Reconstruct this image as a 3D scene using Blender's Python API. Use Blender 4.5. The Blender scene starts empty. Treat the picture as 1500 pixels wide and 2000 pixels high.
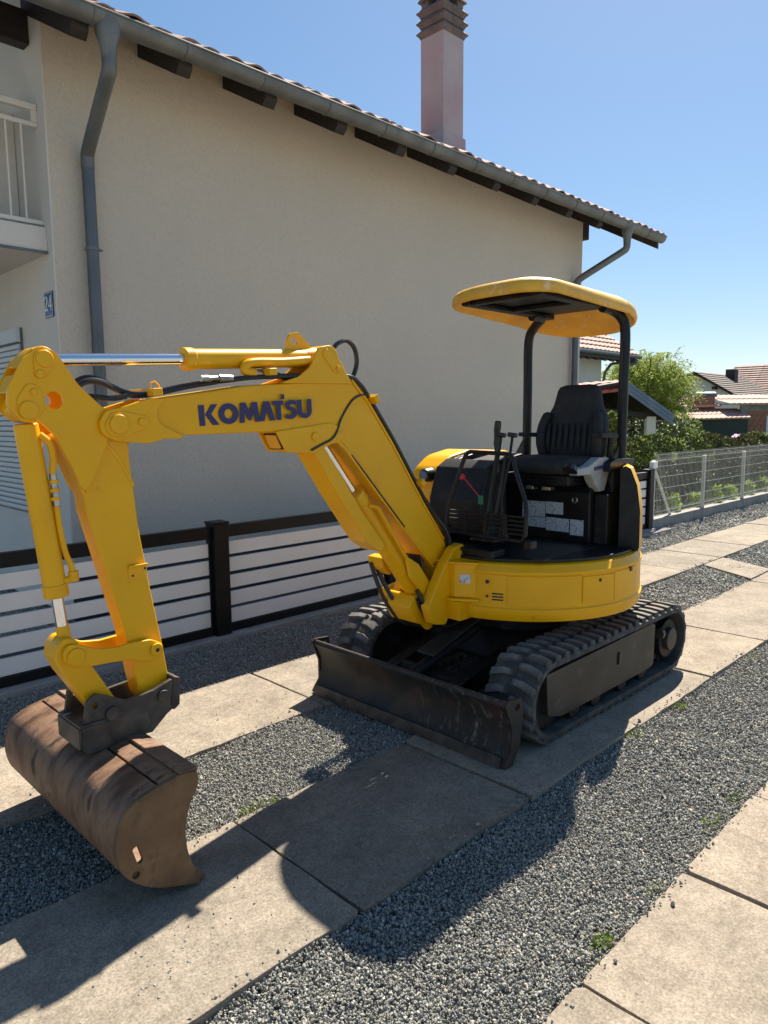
import bpy, bmesh, math, random
import numpy as np
from mathutils import Vector, Matrix, Euler
from math import sin, cos, pi, radians, sqrt, atan2

S = bpy.context.scene
COL = S.collection
random.seed(7)
RNG = np.random.default_rng(11)

# ---------------------------------------------------------------- camera
CAM_H = 1.70
def make_camera():
    yaw, pitch, roll = radians(45.055), radians(7.328), radians(-0.4457)
    F = Vector((cos(yaw) * cos(pitch), sin(yaw) * cos(pitch), -sin(pitch)))
    R = Vector((sin(yaw), -cos(yaw), 0))
    U = R.cross(F)
    r2 = cos(roll) * R + sin(roll) * U
    u2 = -sin(roll) * R + cos(roll) * U
    cd = bpy.data.cameras.new('camera')
    cd.sensor_fit = 'VERTICAL'
    cd.sensor_height = 36.0
    cd.lens = 1397.75 / 2000 * 36.0
    cd.clip_start = 0.05
    cd.clip_end = 2000
    o = bpy.data.objects.new('camera', cd)
    m = Matrix((r2, u2, -F)).transposed().to_4x4()
    m.translation = (0, 0, CAM_H)
    o.matrix_world = m
    COL.objects.link(o)
    S.camera = o
make_camera()

# ---------------------------------------------------------------- light
SUN = Vector((0.80, 0.305, 1.0)).normalized()          # direction towards the sun
W = bpy.data.worlds.new('World')
S.world = W
W.use_nodes = True
nt = W.node_tree
nt.nodes.clear()
sky = nt.nodes.new('ShaderNodeTexSky')
sky.sky_type = 'NISHITA'
sky.sun_disc = False
sky.sun_elevation = math.asin(SUN.z)
sky.sun_rotation = pi / 2 - atan2(SUN.y, SUN.x)
sky.altitude = 0
sky.air_density = 1.0
sky.dust_density = 0.3
sky.ozone_density = 4.0
bg = nt.nodes.new('ShaderNodeBackground')
bg.inputs['Strength'].default_value = 0.098
ow = nt.nodes.new('ShaderNodeOutputWorld')
hs = nt.nodes.new('ShaderNodeHueSaturation')
hs.inputs['Saturation'].default_value = 1.3
gn = nt.nodes.new('ShaderNodeGamma')
gn.inputs['Gamma'].default_value = 0.68
nt.links.new(sky.outputs[0], gn.inputs[0])
nt.links.new(gn.outputs[0], hs.inputs['Color'])
nt.links.new(hs.outputs[0], bg.inputs[0])
nt.links.new(bg.outputs[0], ow.inputs[0])
sl = bpy.data.lights.new('sun', 'SUN')
sl.energy = 5.0
sl.angle = radians(0.53)
sl.color = (1.0, 0.92, 0.79)
so = bpy.data.objects.new('sun', sl)
so.rotation_euler = SUN.to_track_quat('Z', 'Y').to_euler()
so.location = (20, 8, 25)
COL.objects.link(so)
vs = S.view_settings
vs.view_transform = 'Standard'
vs.look = 'None'
vs.exposure = 1.25
vs.gamma = 1.0
vs.use_curve_mapping = False

# ---------------------------------------------------------------- materials
def new_mat(name):
    m = bpy.data.materials.new(name)
    m.use_nodes = True
    t = m.node_tree
    return m, t, t.nodes['Principled BSDF']

def rgb(c):
    return (c[0], c[1], c[2], 1.0)

def mat(name, c1, c2=None, scale=6.0, rough=0.6, metal=0.0, bump=0.0, bscale=60.0, detail=4.0, lo=0.35, hi=0.65,
        spec=None, coat=0.0, c3=None, s3=30.0, lo3=0.55, hi3=0.7, rvar=0.0, stretch=None):
    """principled material: c1/c2 mixed by a large noise, c3 laid over by a second one, fine relief by a third"""
    m, t, b = new_mat(name)
    N, L = t.nodes, t.links
    tc = N.new('ShaderNodeTexCoord')
    vec = tc.outputs['Object']
    if stretch:
        mp = N.new('ShaderNodeMapping')
        mp.inputs['Scale'].default_value = stretch
        L.new(vec, mp.inputs[0])
        vec = mp.outputs[0]
    b.inputs['Roughness'].default_value = rough
    b.inputs['Metallic'].default_value = metal
    if spec is not None:
        b.inputs['Specular IOR Level'].default_value = spec
    if coat:
        b.inputs['Coat Weight'].default_value = coat
        b.inputs['Coat Roughness'].default_value = 0.12
    b.inputs['Base Color'].default_value = rgb(c1)
    last = None
    if c2 is not None:
        n = N.new('ShaderNodeTexNoise')
        n.inputs['Scale'].default_value = scale
        n.inputs['Detail'].default_value = detail
        L.new(vec, n.inputs['Vector'])
        r = N.new('ShaderNodeValToRGB')
        r.color_ramp.elements[0].position = lo
        r.color_ramp.elements[1].position = hi
        r.color_ramp.elements[0].color = rgb(c1)
        r.color_ramp.elements[1].color = rgb(c2)
        L.new(n.outputs[0], r.inputs[0])
        last = r.outputs[0]
        if rvar:
            mr = N.new('ShaderNodeMapRange')
            mr.inputs['To Min'].default_value = rough - rvar
            mr.inputs['To Max'].default_value = rough + rvar
            L.new(n.outputs[0], mr.inputs[0])
            L.new(mr.outputs[0], b.inputs['Roughness'])
    if c3 is not None:
        n3 = N.new('ShaderNodeTexNoise')
        n3.inputs['Scale'].default_value = s3
        n3.inputs['Detail'].default_value = 6.0
        n3.inputs['Roughness'].default_value = 0.65
        L.new(vec, n3.inputs['Vector'])
        r3 = N.new('ShaderNodeMapRange')
        r3.inputs['From Min'].default_value = lo3
        r3.inputs['From Max'].default_value = hi3
        L.new(n3.outputs[0], r3.inputs[0])
        mx = N.new('ShaderNodeMix')
        mx.data_type = 'RGBA'
        L.new(r3.outputs[0], mx.inputs['Factor'])
        if last is not None:
            L.new(last, mx.inputs['A'])
        else:
            mx.inputs['A'].default_value = rgb(c1)
        mx.inputs['B'].default_value = rgb(c3)
        last = mx.outputs['Result']
    if last is not None:
        L.new(last, b.inputs['Base Color'])
    if bump:
        nb = N.new('ShaderNodeTexNoise')
        nb.inputs['Scale'].default_value = bscale
        nb.inputs['Detail'].default_value = 5.0
        L.new(vec, nb.inputs['Vector'])
        bp = N.new('ShaderNodeBump')
        bp.inputs['Strength'].default_value = bump
        bp.inputs['Distance'].default_value = 0.01
        L.new(nb.outputs[0], bp.inputs['Height'])
        L.new(bp.outputs[0], b.inputs['Normal'])
    return m

M = {}
M['yellow'] = mat('yellow_paint', (0.83, 0.415, 0.002), (0.79, 0.38, 0.002), 5, rough=0.36, coat=0.06, spec=0.3, bump=0.05, bscale=35,
                  c3=(0.60, 0.25, 0.008), s3=9, lo3=0.62, hi3=0.8, rvar=0.1)
M['yellow_old'] = mat('faded_yellow_gelcoat', (0.78, 0.42, 0.03), (0.68, 0.33, 0.02), 7, rough=0.5, bump=0.12, bscale=90,
                      c3=(0.80, 0.62, 0.30), s3=14, lo3=0.55, hi3=0.75)
M['black_paint'] = mat('black_paint', (0.006, 0.006, 0.007), (0.014, 0.014, 0.014), 8, rough=0.42, spec=0.3, bump=0.06, bscale=50,
                       c3=(0.035, 0.033, 0.03), s3=18, lo3=0.6, hi3=0.75)
M['black_steel'] = mat('dusty_black_steel', (0.007, 0.007, 0.007), (0.016, 0.015, 0.014), 7, rough=0.5, spec=0.3, bump=0.1, bscale=70,
                       c3=(0.08, 0.07, 0.06), s3=12, lo3=0.58, hi3=0.75)
M['frame_dust'] = mat('track_frame_paint', (0.018, 0.016, 0.0135), (0.042, 0.037, 0.03), 5, rough=0.45, bump=0.08, bscale=60,
                      c3=(0.12, 0.10, 0.075), s3=9, lo3=0.58, hi3=0.8)
M['rubber'] = mat('dusty_rubber', (0.03, 0.03, 0.03), (0.075, 0.07, 0.064), 9, rough=0.82, bump=0.25, bscale=120,
                  c3=(0.17, 0.155, 0.13), s3=16, lo3=0.55, hi3=0.75)
M['lug'] = mat('worn_lug_rubber', (0.06, 0.058, 0.055), (0.14, 0.132, 0.118), 9, rough=0.85, bump=0.3, bscale=90,
               c3=(0.22, 0.205, 0.18), s3=20, lo3=0.52, hi3=0.72)
M['chrome'] = mat('chrome_rod', (0.75, 0.75, 0.76), rough=0.12, metal=1.0)
M['steel'] = mat('bare_steel', (0.45, 0.44, 0.42), (0.3, 0.29, 0.27), 30, rough=0.35, metal=1.0)
M['rust'] = mat('rusty_bucket_steel', (0.095, 0.05, 0.03), (0.30, 0.18, 0.11), 5, stretch=(1.2, 2.6, 1.2), rough=0.6, bump=0.25, bscale=45, metal=0.15,
                c3=(0.035, 0.024, 0.02), s3=5, lo3=0.53, hi3=0.68, rvar=0.12, spec=0.35)
M['rust_side'] = mat('rusty_side_steel', (0.12, 0.065, 0.03), (0.20, 0.115, 0.055), 7, rough=0.65, bump=0.2, bscale=40, metal=0.1,
                     c3=(0.055, 0.04, 0.025), s3=11, lo3=0.55, hi3=0.7)
M['coupler'] = mat('worn_coupler_steel', (0.032, 0.028, 0.025), (0.095, 0.08, 0.066), 10, rough=0.5, bump=0.2, bscale=70,
                   c3=(0.12, 0.08, 0.05), s3=14, lo3=0.58, hi3=0.75, metal=0.2)
def blade_mat():
    m = mat('scraped_blade_paint', (0.016, 0.017, 0.017), (0.034, 0.032, 0.028), 6, rough=0.5, bump=0.15, bscale=60,
            c3=(0.06, 0.033, 0.026), s3=5, lo3=0.5, hi3=0.66, spec=0.35)
    t = m.node_tree; N, L = t.nodes, t.links; b = N['Principled BSDF']
    prev = b.inputs['Base Color'].links[0].from_socket
    tc = N.new('ShaderNodeTexCoord')
    mp = N.new('ShaderNodeMapping'); mp.inputs['Scale'].default_value = (20, 26, 9)
    L.new(tc.outputs['Object'], mp.inputs[0])
    n = N.new('ShaderNodeTexNoise'); n.inputs['Scale'].default_value = 1.0; n.inputs['Detail'].default_value = 8; n.inputs['Roughness'].default_value = 0.7
    L.new(mp.outputs[0], n.inputs['Vector'])
    sx = N.new('ShaderNodeSeparateXYZ'); L.new(tc.outputs['Object'], sx.inputs[0])
    mr = N.new('ShaderNodeMapRange'); mr.inputs['From Min'].default_value = -0.05; mr.inputs['From Max'].default_value = -0.45
    L.new(sx.outputs['Y'], mr.inputs[0])                    # the scraped stretch is the right half of the blade
    r = N.new('ShaderNodeMapRange'); r.inputs['From Min'].default_value = 0.54; r.inputs['From Max'].default_value = 0.66
    L.new(n.outputs[0], r.inputs[0])
    mu = N.new('ShaderNodeMath'); mu.operation = 'MULTIPLY'
    L.new(mr.outputs[0], mu.inputs[0]); L.new(r.outputs[0], mu.inputs[1])
    mx = N.new('ShaderNodeMix'); mx.data_type = 'RGBA'
    L.new(mu.outputs[0], mx.inputs['Factor']); L.new(prev, mx.inputs['A']); mx.inputs['B'].default_value = (0.22, 0.17, 0.135, 1)
    L.new(mx.outputs['Result'], b.inputs['Base Color'])
    return m
M['blade'] = blade_mat()
M['hose'] = mat('hydraulic_hose', (0.012, 0.012, 0.013), rough=0.38)
M['decal'] = mat('worn_white_sticker', (0.62, 0.63, 0.64), (0.5, 0.51, 0.52), 40, rough=0.5, c3=(0.03, 0.03, 0.032), s3=95, lo3=0.575, hi3=0.60)
M['seat'] = mat('seat_fabric', (0.011, 0.011, 0.012), (0.02, 0.02, 0.022), 14, rough=0.75, bump=0.3, bscale=60)
M['console'] = mat('light_grey_plastic', (0.42, 0.42, 0.39), (0.33, 0.33, 0.31), 12, rough=0.55)
M['navy'] = mat('navy_lettering', (0.018, 0.018, 0.10), rough=0.45)
M['plaster'] = mat('beige_wall_plaster', (0.63, 0.555, 0.45), (0.585, 0.52, 0.425), 0.8, rough=0.92, bump=0.8, bscale=38,
                   c3=(0.53, 0.475, 0.39), s3=42, lo3=0.47, hi3=0.72)
M['facade'] = mat('pale_front_plaster', (0.74, 0.69, 0.62), (0.69, 0.645, 0.58), 1.5, rough=0.9, bump=0.35, bscale=85)
M['plinth'] = mat('dark_base_render', (0.055, 0.055, 0.055), (0.08, 0.078, 0.075), 3, rough=0.9, bump=0.4, bscale=50)
M['brown_wood'] = mat('dark_stained_timber', (0.022, 0.016, 0.014), (0.035, 0.026, 0.022), 4, rough=0.65, bump=0.15, bscale=40, stretch=(0.3, 3, 3))
M['zinc'] = mat('weathered_zinc', (0.125, 0.13, 0.125), (0.185, 0.19, 0.182), 4, rough=0.5, metal=0.35, c3=(0.10, 0.09, 0.075), s3=6, lo3=0.58, hi3=0.8, bump=0.03)
M['pipe'] = mat('grey_blue_pipe', (0.09, 0.10, 0.108), (0.125, 0.135, 0.145), 3, rough=0.35, metal=0.3, c3=(0.1, 0.1, 0.1), s3=9, lo3=0.6, hi3=0.8)
M['tile'] = mat('weathered_roof_tile', (0.22, 0.105, 0.075), (0.34, 0.20, 0.15), 7, rough=0.85, bump=0.2, bscale=50, c3=(0.12, 0.075, 0.06), s3=5, lo3=0.52, hi3=0.72)
M['tile_pink'] = mat('sunbleached_roof_tile', (0.40, 0.24, 0.19), (0.52, 0.36, 0.30), 5, rough=0.85, c3=(0.25, 0.14, 0.11), s3=4, lo3=0.55, hi3=0.75)
M['tile_red'] = mat('red_roof_tile', (0.33, 0.07, 0.06), (0.45, 0.14, 0.11), 5, rough=0.7)
M['tile_brown'] = mat('brown_roof_tile', (0.11, 0.085, 0.072), (0.16, 0.125, 0.105), 4, rough=0.85)
M['chimney'] = mat('chimney_render', (0.47, 0.395, 0.38), (0.41, 0.355, 0.345), 2.2, rough=0.92, bump=0.3, bscale=50, c3=(0.46, 0.30, 0.30), s3=1.6, lo3=0.5, hi3=0.72)
M['chim_cap'] = mat('chimney_cap_concrete', (0.13, 0.108, 0.10), (0.19, 0.16, 0.15), 6, rough=0.92, bump=0.4, bscale=40, c3=(0.2, 0.1, 0.08), s3=6, lo3=0.56, hi3=0.72)
M['rail'] = mat('cream_painted_metal', (0.72, 0.68, 0.60), rough=0.5)
M['shutter'] = mat('white_shutter', (0.60, 0.62, 0.64), rough=0.5)
M['black_fence'] = mat('black_fence_paint', (0.005, 0.005, 0.006), (0.009, 0.009, 0.01), 10, rough=0.45, spec=0.25)
M['slat'] = mat('white_fence_board', (0.78, 0.77, 0.74), (0.73, 0.72, 0.69), 3, rough=0.6, bump=0.05, bscale=30)
M['galv'] = mat('pale_galvanised_wire', (0.60, 0.61, 0.58), (0.5, 0.5, 0.48), 20, rough=0.45, metal=0.2)
M['conc'] = mat('grey_concrete', (0.22, 0.21, 0.195), (0.30, 0.285, 0.265), 4, rough=0.9, bump=0.5, bscale=60, c3=(0.12, 0.115, 0.10), s3=5, lo3=0.55, hi3=0.75)
M['blue_plate'] = mat('blue_enamel', (0.02, 0.07, 0.22), rough=0.3)
M['white_print'] = mat('white_enamel', (0.78, 0.8, 0.8), rough=0.35)
M['white_wall'] = mat('white_house_wall', (0.66, 0.655, 0.64), (0.60, 0.6, 0.59), 0.7, rough=0.9)
M['brick'] = mat('orange_brick', (0.30, 0.125, 0.075), (0.36, 0.17, 0.11), 8, rough=0.9, bump=0.3, bscale=40)
M['mortar'] = mat('grey_mortar', (0.25, 0.22, 0.20), rough=0.95)
M['dark_green'] = mat('dark_green_cladding', (0.018, 0.032, 0.03), (0.03, 0.045, 0.04), 2, rough=0.7)
M['glass'] = mat('window_glass', (0.05, 0.10, 0.16), rough=0.08)
M['blue_fascia'] = mat('blue_grey_fascia', (0.12, 0.17, 0.24), (0.17, 0.22, 0.30), 3, rough=0.5)
M['bark'] = mat('bark', (0.12, 0.09, 0.065), (0.18, 0.14, 0.10), 14, rough=0.95, bump=0.4, bscale=40)
M['pink'] = mat('pale_pink_cloth', (0.75, 0.5, 0.72), rough=0.8)
M['red_knob'] = mat('red_plastic', (0.5, 0.03, 0.05), rough=0.4)
M['green_tag'] = mat('green_tag', (0.02, 0.2, 0.1), rough=0.5)
M['amber'] = mat('lamp_lens', (0.8, 0.40, 0.02), rough=0.25)

def slab_mat(name, ca, cb_):
    m, t, b = new_mat(name)
    N, L = t.nodes, t.links
    tc = N.new('ShaderNodeTexCoord')
    oi = N.new('ShaderNodeObjectInfo')
    add = N.new('ShaderNodeVectorMath'); add.operation = 'MULTIPLY_ADD'
    cmb = N.new('ShaderNodeCombineXYZ')
    for i in range(3): L.new(oi.outputs['Random'], cmb.inputs[i])
    add.inputs[1].default_value = (23, 31, 7)
    L.new(cmb.outputs[0], add.inputs[0]); L.new(tc.outputs['Object'], add.inputs[2])
    v = add.outputs[0]
    def noise(s, d=5, r=0.6):
        n = N.new('ShaderNodeTexNoise'); n.inputs['Scale'].default_value = s; n.inputs['Detail'].default_value = d; n.inputs['Roughness'].default_value = r
        L.new(v, n.inputs['Vector']); return n.outputs[0]
    def ramp(f, lo, hi, a, c):
        r = N.new('ShaderNodeValToRGB'); r.color_ramp.elements[0].position = lo; r.color_ramp.elements[1].position = hi
        r.color_ramp.elements[0].color = rgb(a); r.color_ramp.elements[1].color = rgb(c); L.new(f, r.inputs[0]); return r.outputs[0]
    def mix(f, a, bb, mode='MIX', k=None):
        x = N.new('ShaderNodeMix'); x.data_type = 'RGBA'; x.blend_type = mode
        if k is None: L.new(f, x.inputs['Factor'])
        else: x.inputs['Factor'].default_value = k
        L.new(a, x.inputs['A'])
        if hasattr(bb, 'links'): L.new(bb, x.inputs['B'])
        else: x.inputs['B'].default_value = rgb(bb)
        return x.outputs['Result']
    base = ramp(noise(2.2, 6), 0.3, 0.7, ca, cb_)
    fine = ramp(noise(110, 5, 0.8), 0.36, 0.64, (0.50, 0.49, 0.48), (1.22, 1.20, 1.17))
    c = mix(None, base, fine, 'MULTIPLY', 0.85)
    grit = ramp(noise(38, 5, 0.8), 0.38, 0.62, (0.74, 0.73, 0.72), (1.12, 1.11, 1.09))
    c = mix(None, c, grit, 'MULTIPLY', 0.8)
    mid = ramp(noise(6, 9, 0.8), 0.45, 0.68, (1, 1, 1), (0.55, 0.54, 0.53))
    c = mix(None, c, mid, 'MULTIPLY', 0.75)
    # tint per slab
    tint = ramp(oi.outputs['Random'], 0.0, 1.0, (0.93, 0.92, 0.91), (1.06, 1.0, 0.95))
    c = mix(None, c, tint, 'MULTIPLY', 1.0)
    vo = N.new('ShaderNodeTexVoronoi'); vo.inputs['Scale'].default_value = 42; L.new(v, vo.inputs['Vector'])
    sp = N.new('ShaderNodeMapRange'); sp.inputs['From Min'].default_value = 0.13; sp.inputs['From Max'].default_value = 0.09
    L.new(vo.outputs['Distance'], sp.inputs[0])
    gate = N.new('ShaderNodeMapRange'); gate.inputs['From Min'].default_value = 0.54; gate.inputs['From Max'].default_value = 0.6
    L.new(noise(7, 3), gate.inputs[0])
    mu = N.new('ShaderNodeMath'); mu.operation = 'MULTIPLY'; L.new(sp.outputs[0], mu.inputs[0]); L.new(gate.outputs[0], mu.inputs[1])
    c = mix(mu.outputs[0], c, (0.09, 0.08, 0.07))
    L.new(c, b.inputs['Base Color'])
    b.inputs['Roughness'].default_value = 0.9
    b.inputs['Specular IOR Level'].default_value = 0.3
    bp = N.new('ShaderNodeBump'); bp.inputs['Strength'].default_value = 0.45; bp.inputs['Distance'].default_value = 0.006
    nb = noise(70, 6, 0.7); L.new(nb, bp.inputs['Height']); L.new(bp.outputs[0], b.inputs['Normal'])
    return m
M['slab'] = slab_mat('worn_concrete_slab', (0.255, 0.229, 0.19), (0.37, 0.331, 0.275))
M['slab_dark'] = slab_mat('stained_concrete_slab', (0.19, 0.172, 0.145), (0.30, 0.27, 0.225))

def gravel_mat():
    m, t, b = new_mat('grey_gravel_stone')
    N, L = t.nodes, t.links
    oi = N.new('ShaderNodeObjectInfo')
    r = N.new('ShaderNodeValToRGB')
    cr = r.color_ramp
    cr.elements[0].position = 0.0; cr.elements[0].color = (0.14, 0.14, 0.127, 1)
    cr.elements[1].position = 1.0; cr.elements[1].color = (0.48, 0.465, 0.415, 1)
    for p, c in ((0.32, (0.195, 0.193, 0.172)), (0.60, (0.255, 0.25, 0.222)), (0.80, (0.325, 0.315, 0.275)), (0.88, (0.38, 0.315, 0.235)), (0.93, (0.30, 0.297, 0.27))):
        e = cr.elements.new(p); e.color = rgb(c)
    L.new(oi.outputs['Random'], r.inputs[0])
    L.new(r.outputs[0], b.inputs['Base Color'])
    b.inputs['Roughness'].default_value = 0.75
    return m
M['gravel'] = gravel_mat()

def ground_mat():
    m, t, b = new_mat('gravel_bed')
    N, L = t.nodes, t.links
    tc = N.new('ShaderNodeTexCoord')
    vo = N.new('ShaderNodeTexVoronoi'); vo.inputs['Scale'].default_value = 55; L.new(tc.outputs['Object'], vo.inputs['Vector'])
    sx = N.new('ShaderNodeSeparateColor'); L.new(vo.outputs['Color'], sx.inputs[0])
    r = N.new('ShaderNodeValToRGB'); cr = r.color_ramp
    cr.elements[0].color = (0.09, 0.092, 0.09, 1); cr.elements[1].color = (0.5, 0.49, 0.44, 1)
    e = cr.elements.new(0.55); e.color = (0.22, 0.222, 0.21, 1)
    L.new(sx.outputs[0], r.inputs[0])
    n = N.new('ShaderNodeTexNoise'); n.inputs['Scale'].default_value = 2.5; n.inputs['Detail'].default_value = 6; L.new(tc.outputs['Object'], n.inputs['Vector'])
    r2 = N.new('ShaderNodeMapRange'); r2.inputs['To Min'].default_value = 0.7; r2.inputs['To Max'].default_value = 1.15; L.new(n.outputs[0], r2.inputs[0])
    mx = N.new('ShaderNodeMix'); mx.data_type = 'RGBA'; mx.blend_type = 'MULTIPLY'; mx.inputs['Factor'].default_value = 1
    L.new(r.outputs[0], mx.inputs['A']); L.new(r2.outputs[0], mx.inputs['B'])
    L.new(mx.outputs['Result'], b.inputs['Base Color'])
    b.inputs['Roughness'].default_value = 0.9
    bp = N.new('ShaderNodeBump'); bp.inputs['Strength'].default_value = 1.0; bp.inputs['Distance'].default_value = 0.012; bp.invert = True
    L.new(vo.outputs['Distance'], bp.inputs['Height']); L.new(bp.outputs[0], b.inputs['Normal'])
    return m
M['ground'] = ground_mat()
M['lawn'] = mat('lawn_green', (0.05, 0.08, 0.02), (0.09, 0.12, 0.035), 3, rough=0.95, bump=0.6, bscale=40, c3=(0.14, 0.12, 0.06), s3=2, lo3=0.55, hi3=0.75)

def leaf_mat(name, a, c, trans=0.25):
    m, t, b = new_mat(name)
    N, L = t.nodes, t.links
    tc = N.new('ShaderNodeTexCoord')
    n = N.new('ShaderNodeTexNoise'); n.inputs['Scale'].default_value = 9; n.inputs['Detail'].default_value = 5
    L.new(tc.outputs['Object'], n.inputs['Vector'])
    r = N.new('ShaderNodeValToRGB'); r.color_ramp.elements[0].position = 0.3; r.color_ramp.elements[1].position = 0.7
    r.color_ramp.elements[0].color = rgb(a); r.color_ramp.elements[1].color = rgb(c)
    L.new(n.outputs[0], r.inputs[0]); L.new(r.outputs[0], b.inputs['Base Color'])
    b.inputs['Roughness'].default_value = 0.6
    tr = N.new('ShaderNodeBsdfTranslucent'); L.new(r.outputs[0], tr.inputs['Color'])
    ms = N.new('ShaderNodeMixShader'); ms.inputs[0].default_value = trans
    out = N['Material Output']
    L.new(b.outputs[0], ms.inputs[1]); L.new(tr.outputs[0], ms.inputs[2]); L.new(ms.outputs[0], out.inputs['Surface'])
    return m
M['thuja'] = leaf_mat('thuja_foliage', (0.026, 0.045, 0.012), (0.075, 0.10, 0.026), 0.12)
M['thuja_light'] = leaf_mat('bright_thuja_foliage', (0.13, 0.19, 0.035), (0.28, 0.33, 0.07), 0.3)  # the conifer's own green; on the hedge tops it stands in for sunlight
M['thuja_brown'] = leaf_mat('browned_thuja_tip', (0.10, 0.07, 0.025), (0.15, 0.115, 0.045))
M['willow'] = leaf_mat('willow_leaves', (0.17, 0.23, 0.045), (0.34, 0.40, 0.09), 0.45)
M['weed'] = leaf_mat('weed_leaves', (0.10, 0.15, 0.025), (0.20, 0.27, 0.05), 0.35)
M['young_leaf'] = leaf_mat('young_leaves', (0.20, 0.29, 0.04), (0.36, 0.46, 0.08), 0.4)
M['stem'] = mat('pale_stem', (0.27, 0.24, 0.13), (0.2, 0.16, 0.09), 12, rough=0.9)

# ---------------------------------------------------------------- mesh helpers
YMODE = None                                           # squeezes or shifts the boom group's parts across its plane
BOOM_CAM_SCALED = False
def boom_cam_scale(p):
    return (p[0] * 1.045, p[1] * 1.045, p[2] * 1.045 - .0765)   # boom, swing post and bucket scaled up uniformly about the camera position
WP = {}                                                # world position of every object's origin

class MB:
    def __init__(s):
        s.v = []; s.f = []
    def add(s, vs, fs):
        k = len(s.v); s.v += [tuple(p) for p in vs]; s.f += [tuple(i + k for i in f) for f in fs]; return s
    def box(s, x0, x1, y0, y1, z0, z1, mtx=None):
        vs = [(x, y, z) for x in (x0, x1) for y in (y0, y1) for z in (z0, z1)]
        if mtx is not None: vs = [mtx @ Vector(p) for p in vs]
        return s.add(vs, [(0, 1, 3, 2), (4, 6, 7, 5), (0, 4, 5, 1), (2, 3, 7, 6), (0, 2, 6, 4), (1, 5, 7, 3)])
    def prism(s, poly, a, b, axis='y', holes=()):
        """extrude a 2-D outline: axis y -> (x,z), x -> (y,z), z -> (x,y)"""
        def P(p, h):
            return (p[0], h, p[1]) if axis == 'y' else (h, p[0], p[1]) if axis == 'x' else (p[0], p[1], h)
        if not holes:
            n = len(poly)
            return s.add([P(p, a) for p in poly] + [P(p, b) for p in poly],
                         [tuple(range(n)), tuple(range(2 * n - 1, n - 1, -1))] + [(i, i + n, (i + 1) % n + n, (i + 1) % n) for i in range(n)])
        bm = bmesh.new()
        loops = []; es = []
        for lp in [poly] + list(holes):
            vs = [bm.verts.new((p[0], p[1], 0)) for p in lp]; loops.append(vs)
            es += [bm.edges.new((vs[i], vs[(i + 1) % len(vs)])) for i in range(len(vs))]
        bmesh.ops.triangle_fill(bm, use_beauty=True, edges=es)
        bm.verts.index_update()
        V2 = [(v.co.x, v.co.y) for v in bm.verts]
        T = [tuple(v.index for v in f.verts) for f in bm.faces]
        L2 = [[v.index for v in lp] for lp in loops]
        bm.free()
        n = len(V2)
        fs = T + [tuple(i + n for i in reversed(f)) for f in T]
        for lp in L2:
            m = len(lp)
            fs += [(lp[i], lp[i] + n, lp[(i + 1) % m] + n, lp[(i + 1) % m]) for i in range(m)]
        return s.add([P(p, a) for p in V2] + [P(p, b) for p in V2], fs)
    def cyl(s, p0, p1, r0, r1=None, n=16):
        return s.tube([p0, p1], [r0, r0 if r1 is None else r1], n)
    def tube(s, pts, r, n=10, caps=True, closed=False):
        pts = [Vector(p) for p in pts]
        m = len(pts)
        rs = r if isinstance(r, (list, tuple)) else [r] * m
        t0 = (pts[1] - pts[0]).normalized()
        u = t0.orthogonal().normalized()
        k = len(s.v)
        for i, p in enumerate(pts):
            if closed: t = pts[(i + 1) % m] - pts[i - 1]
            else: t = pts[min(i + 1, m - 1)] - pts[max(i - 1, 0)]
            t = t.normalized()
            u = (u - t * u.dot(t)).normalized()
            w = t.cross(u)
            for j in range(n):
                a = 2 * pi * j / n
                s.v.append(tuple(p + rs[i] * (cos(a) * u + sin(a) * w)))
        for i in range(m if closed else m - 1):
            a = k + i * n; b = k + ((i + 1) % m) * n
            for j in range(n):
                s.f.append((a + j, a + (j + 1) % n, b + (j + 1) % n, b + j))
        if caps and not closed:
            s.f.append(tuple(k + j for j in reversed(range(n))))
            s.f.append(tuple(k + (m - 1) * n + j for j in range(n)))
        return s
    def loft(s, rings, close_ends=True, closed=True):
        k = len(s.v); n = len(rings[0])
        for r in rings: s.v += [tuple(p) for p in r]
        for i in range(len(rings) - 1):
            a, b = k + i * n, k + (i + 1) * n
            for j in range(n if closed else n - 1):
                s.f.append((a + j, a + (j + 1) % n, b + (j + 1) % n, b + j))
        if close_ends:
            s.f.append(tuple(k + j for j in reversed(range(n))))
            s.f.append(tuple(k + (len(rings) - 1) * n + j for j in range(n)))
        return s

def setprops(o, label=None, cat=None, group=None, kind=None):
    if label: o['label'] = label
    if cat: o['category'] = cat
    if group: o['group'] = group
    if kind: o['kind'] = kind
    return o

def make_mesh(name, mb, m, angle=35, smooth=True):
    me = bpy.data.meshes.new(name)
    me.from_pydata(mb.v, [], mb.f)
    bm = bmesh.new(); bm.from_mesh(me)
    bmesh.ops.recalc_face_normals(bm, faces=bm.faces)
    bm.to_mesh(me); bm.free()
    if smooth:
        me.polygons.foreach_set('use_smooth', [True] * len(me.polygons))
        me.set_sharp_from_angle(angle=radians(angle))
    for mm in (m if isinstance(m, (list, tuple)) else [m]):
        me.materials.append(mm)
    return me

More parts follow.
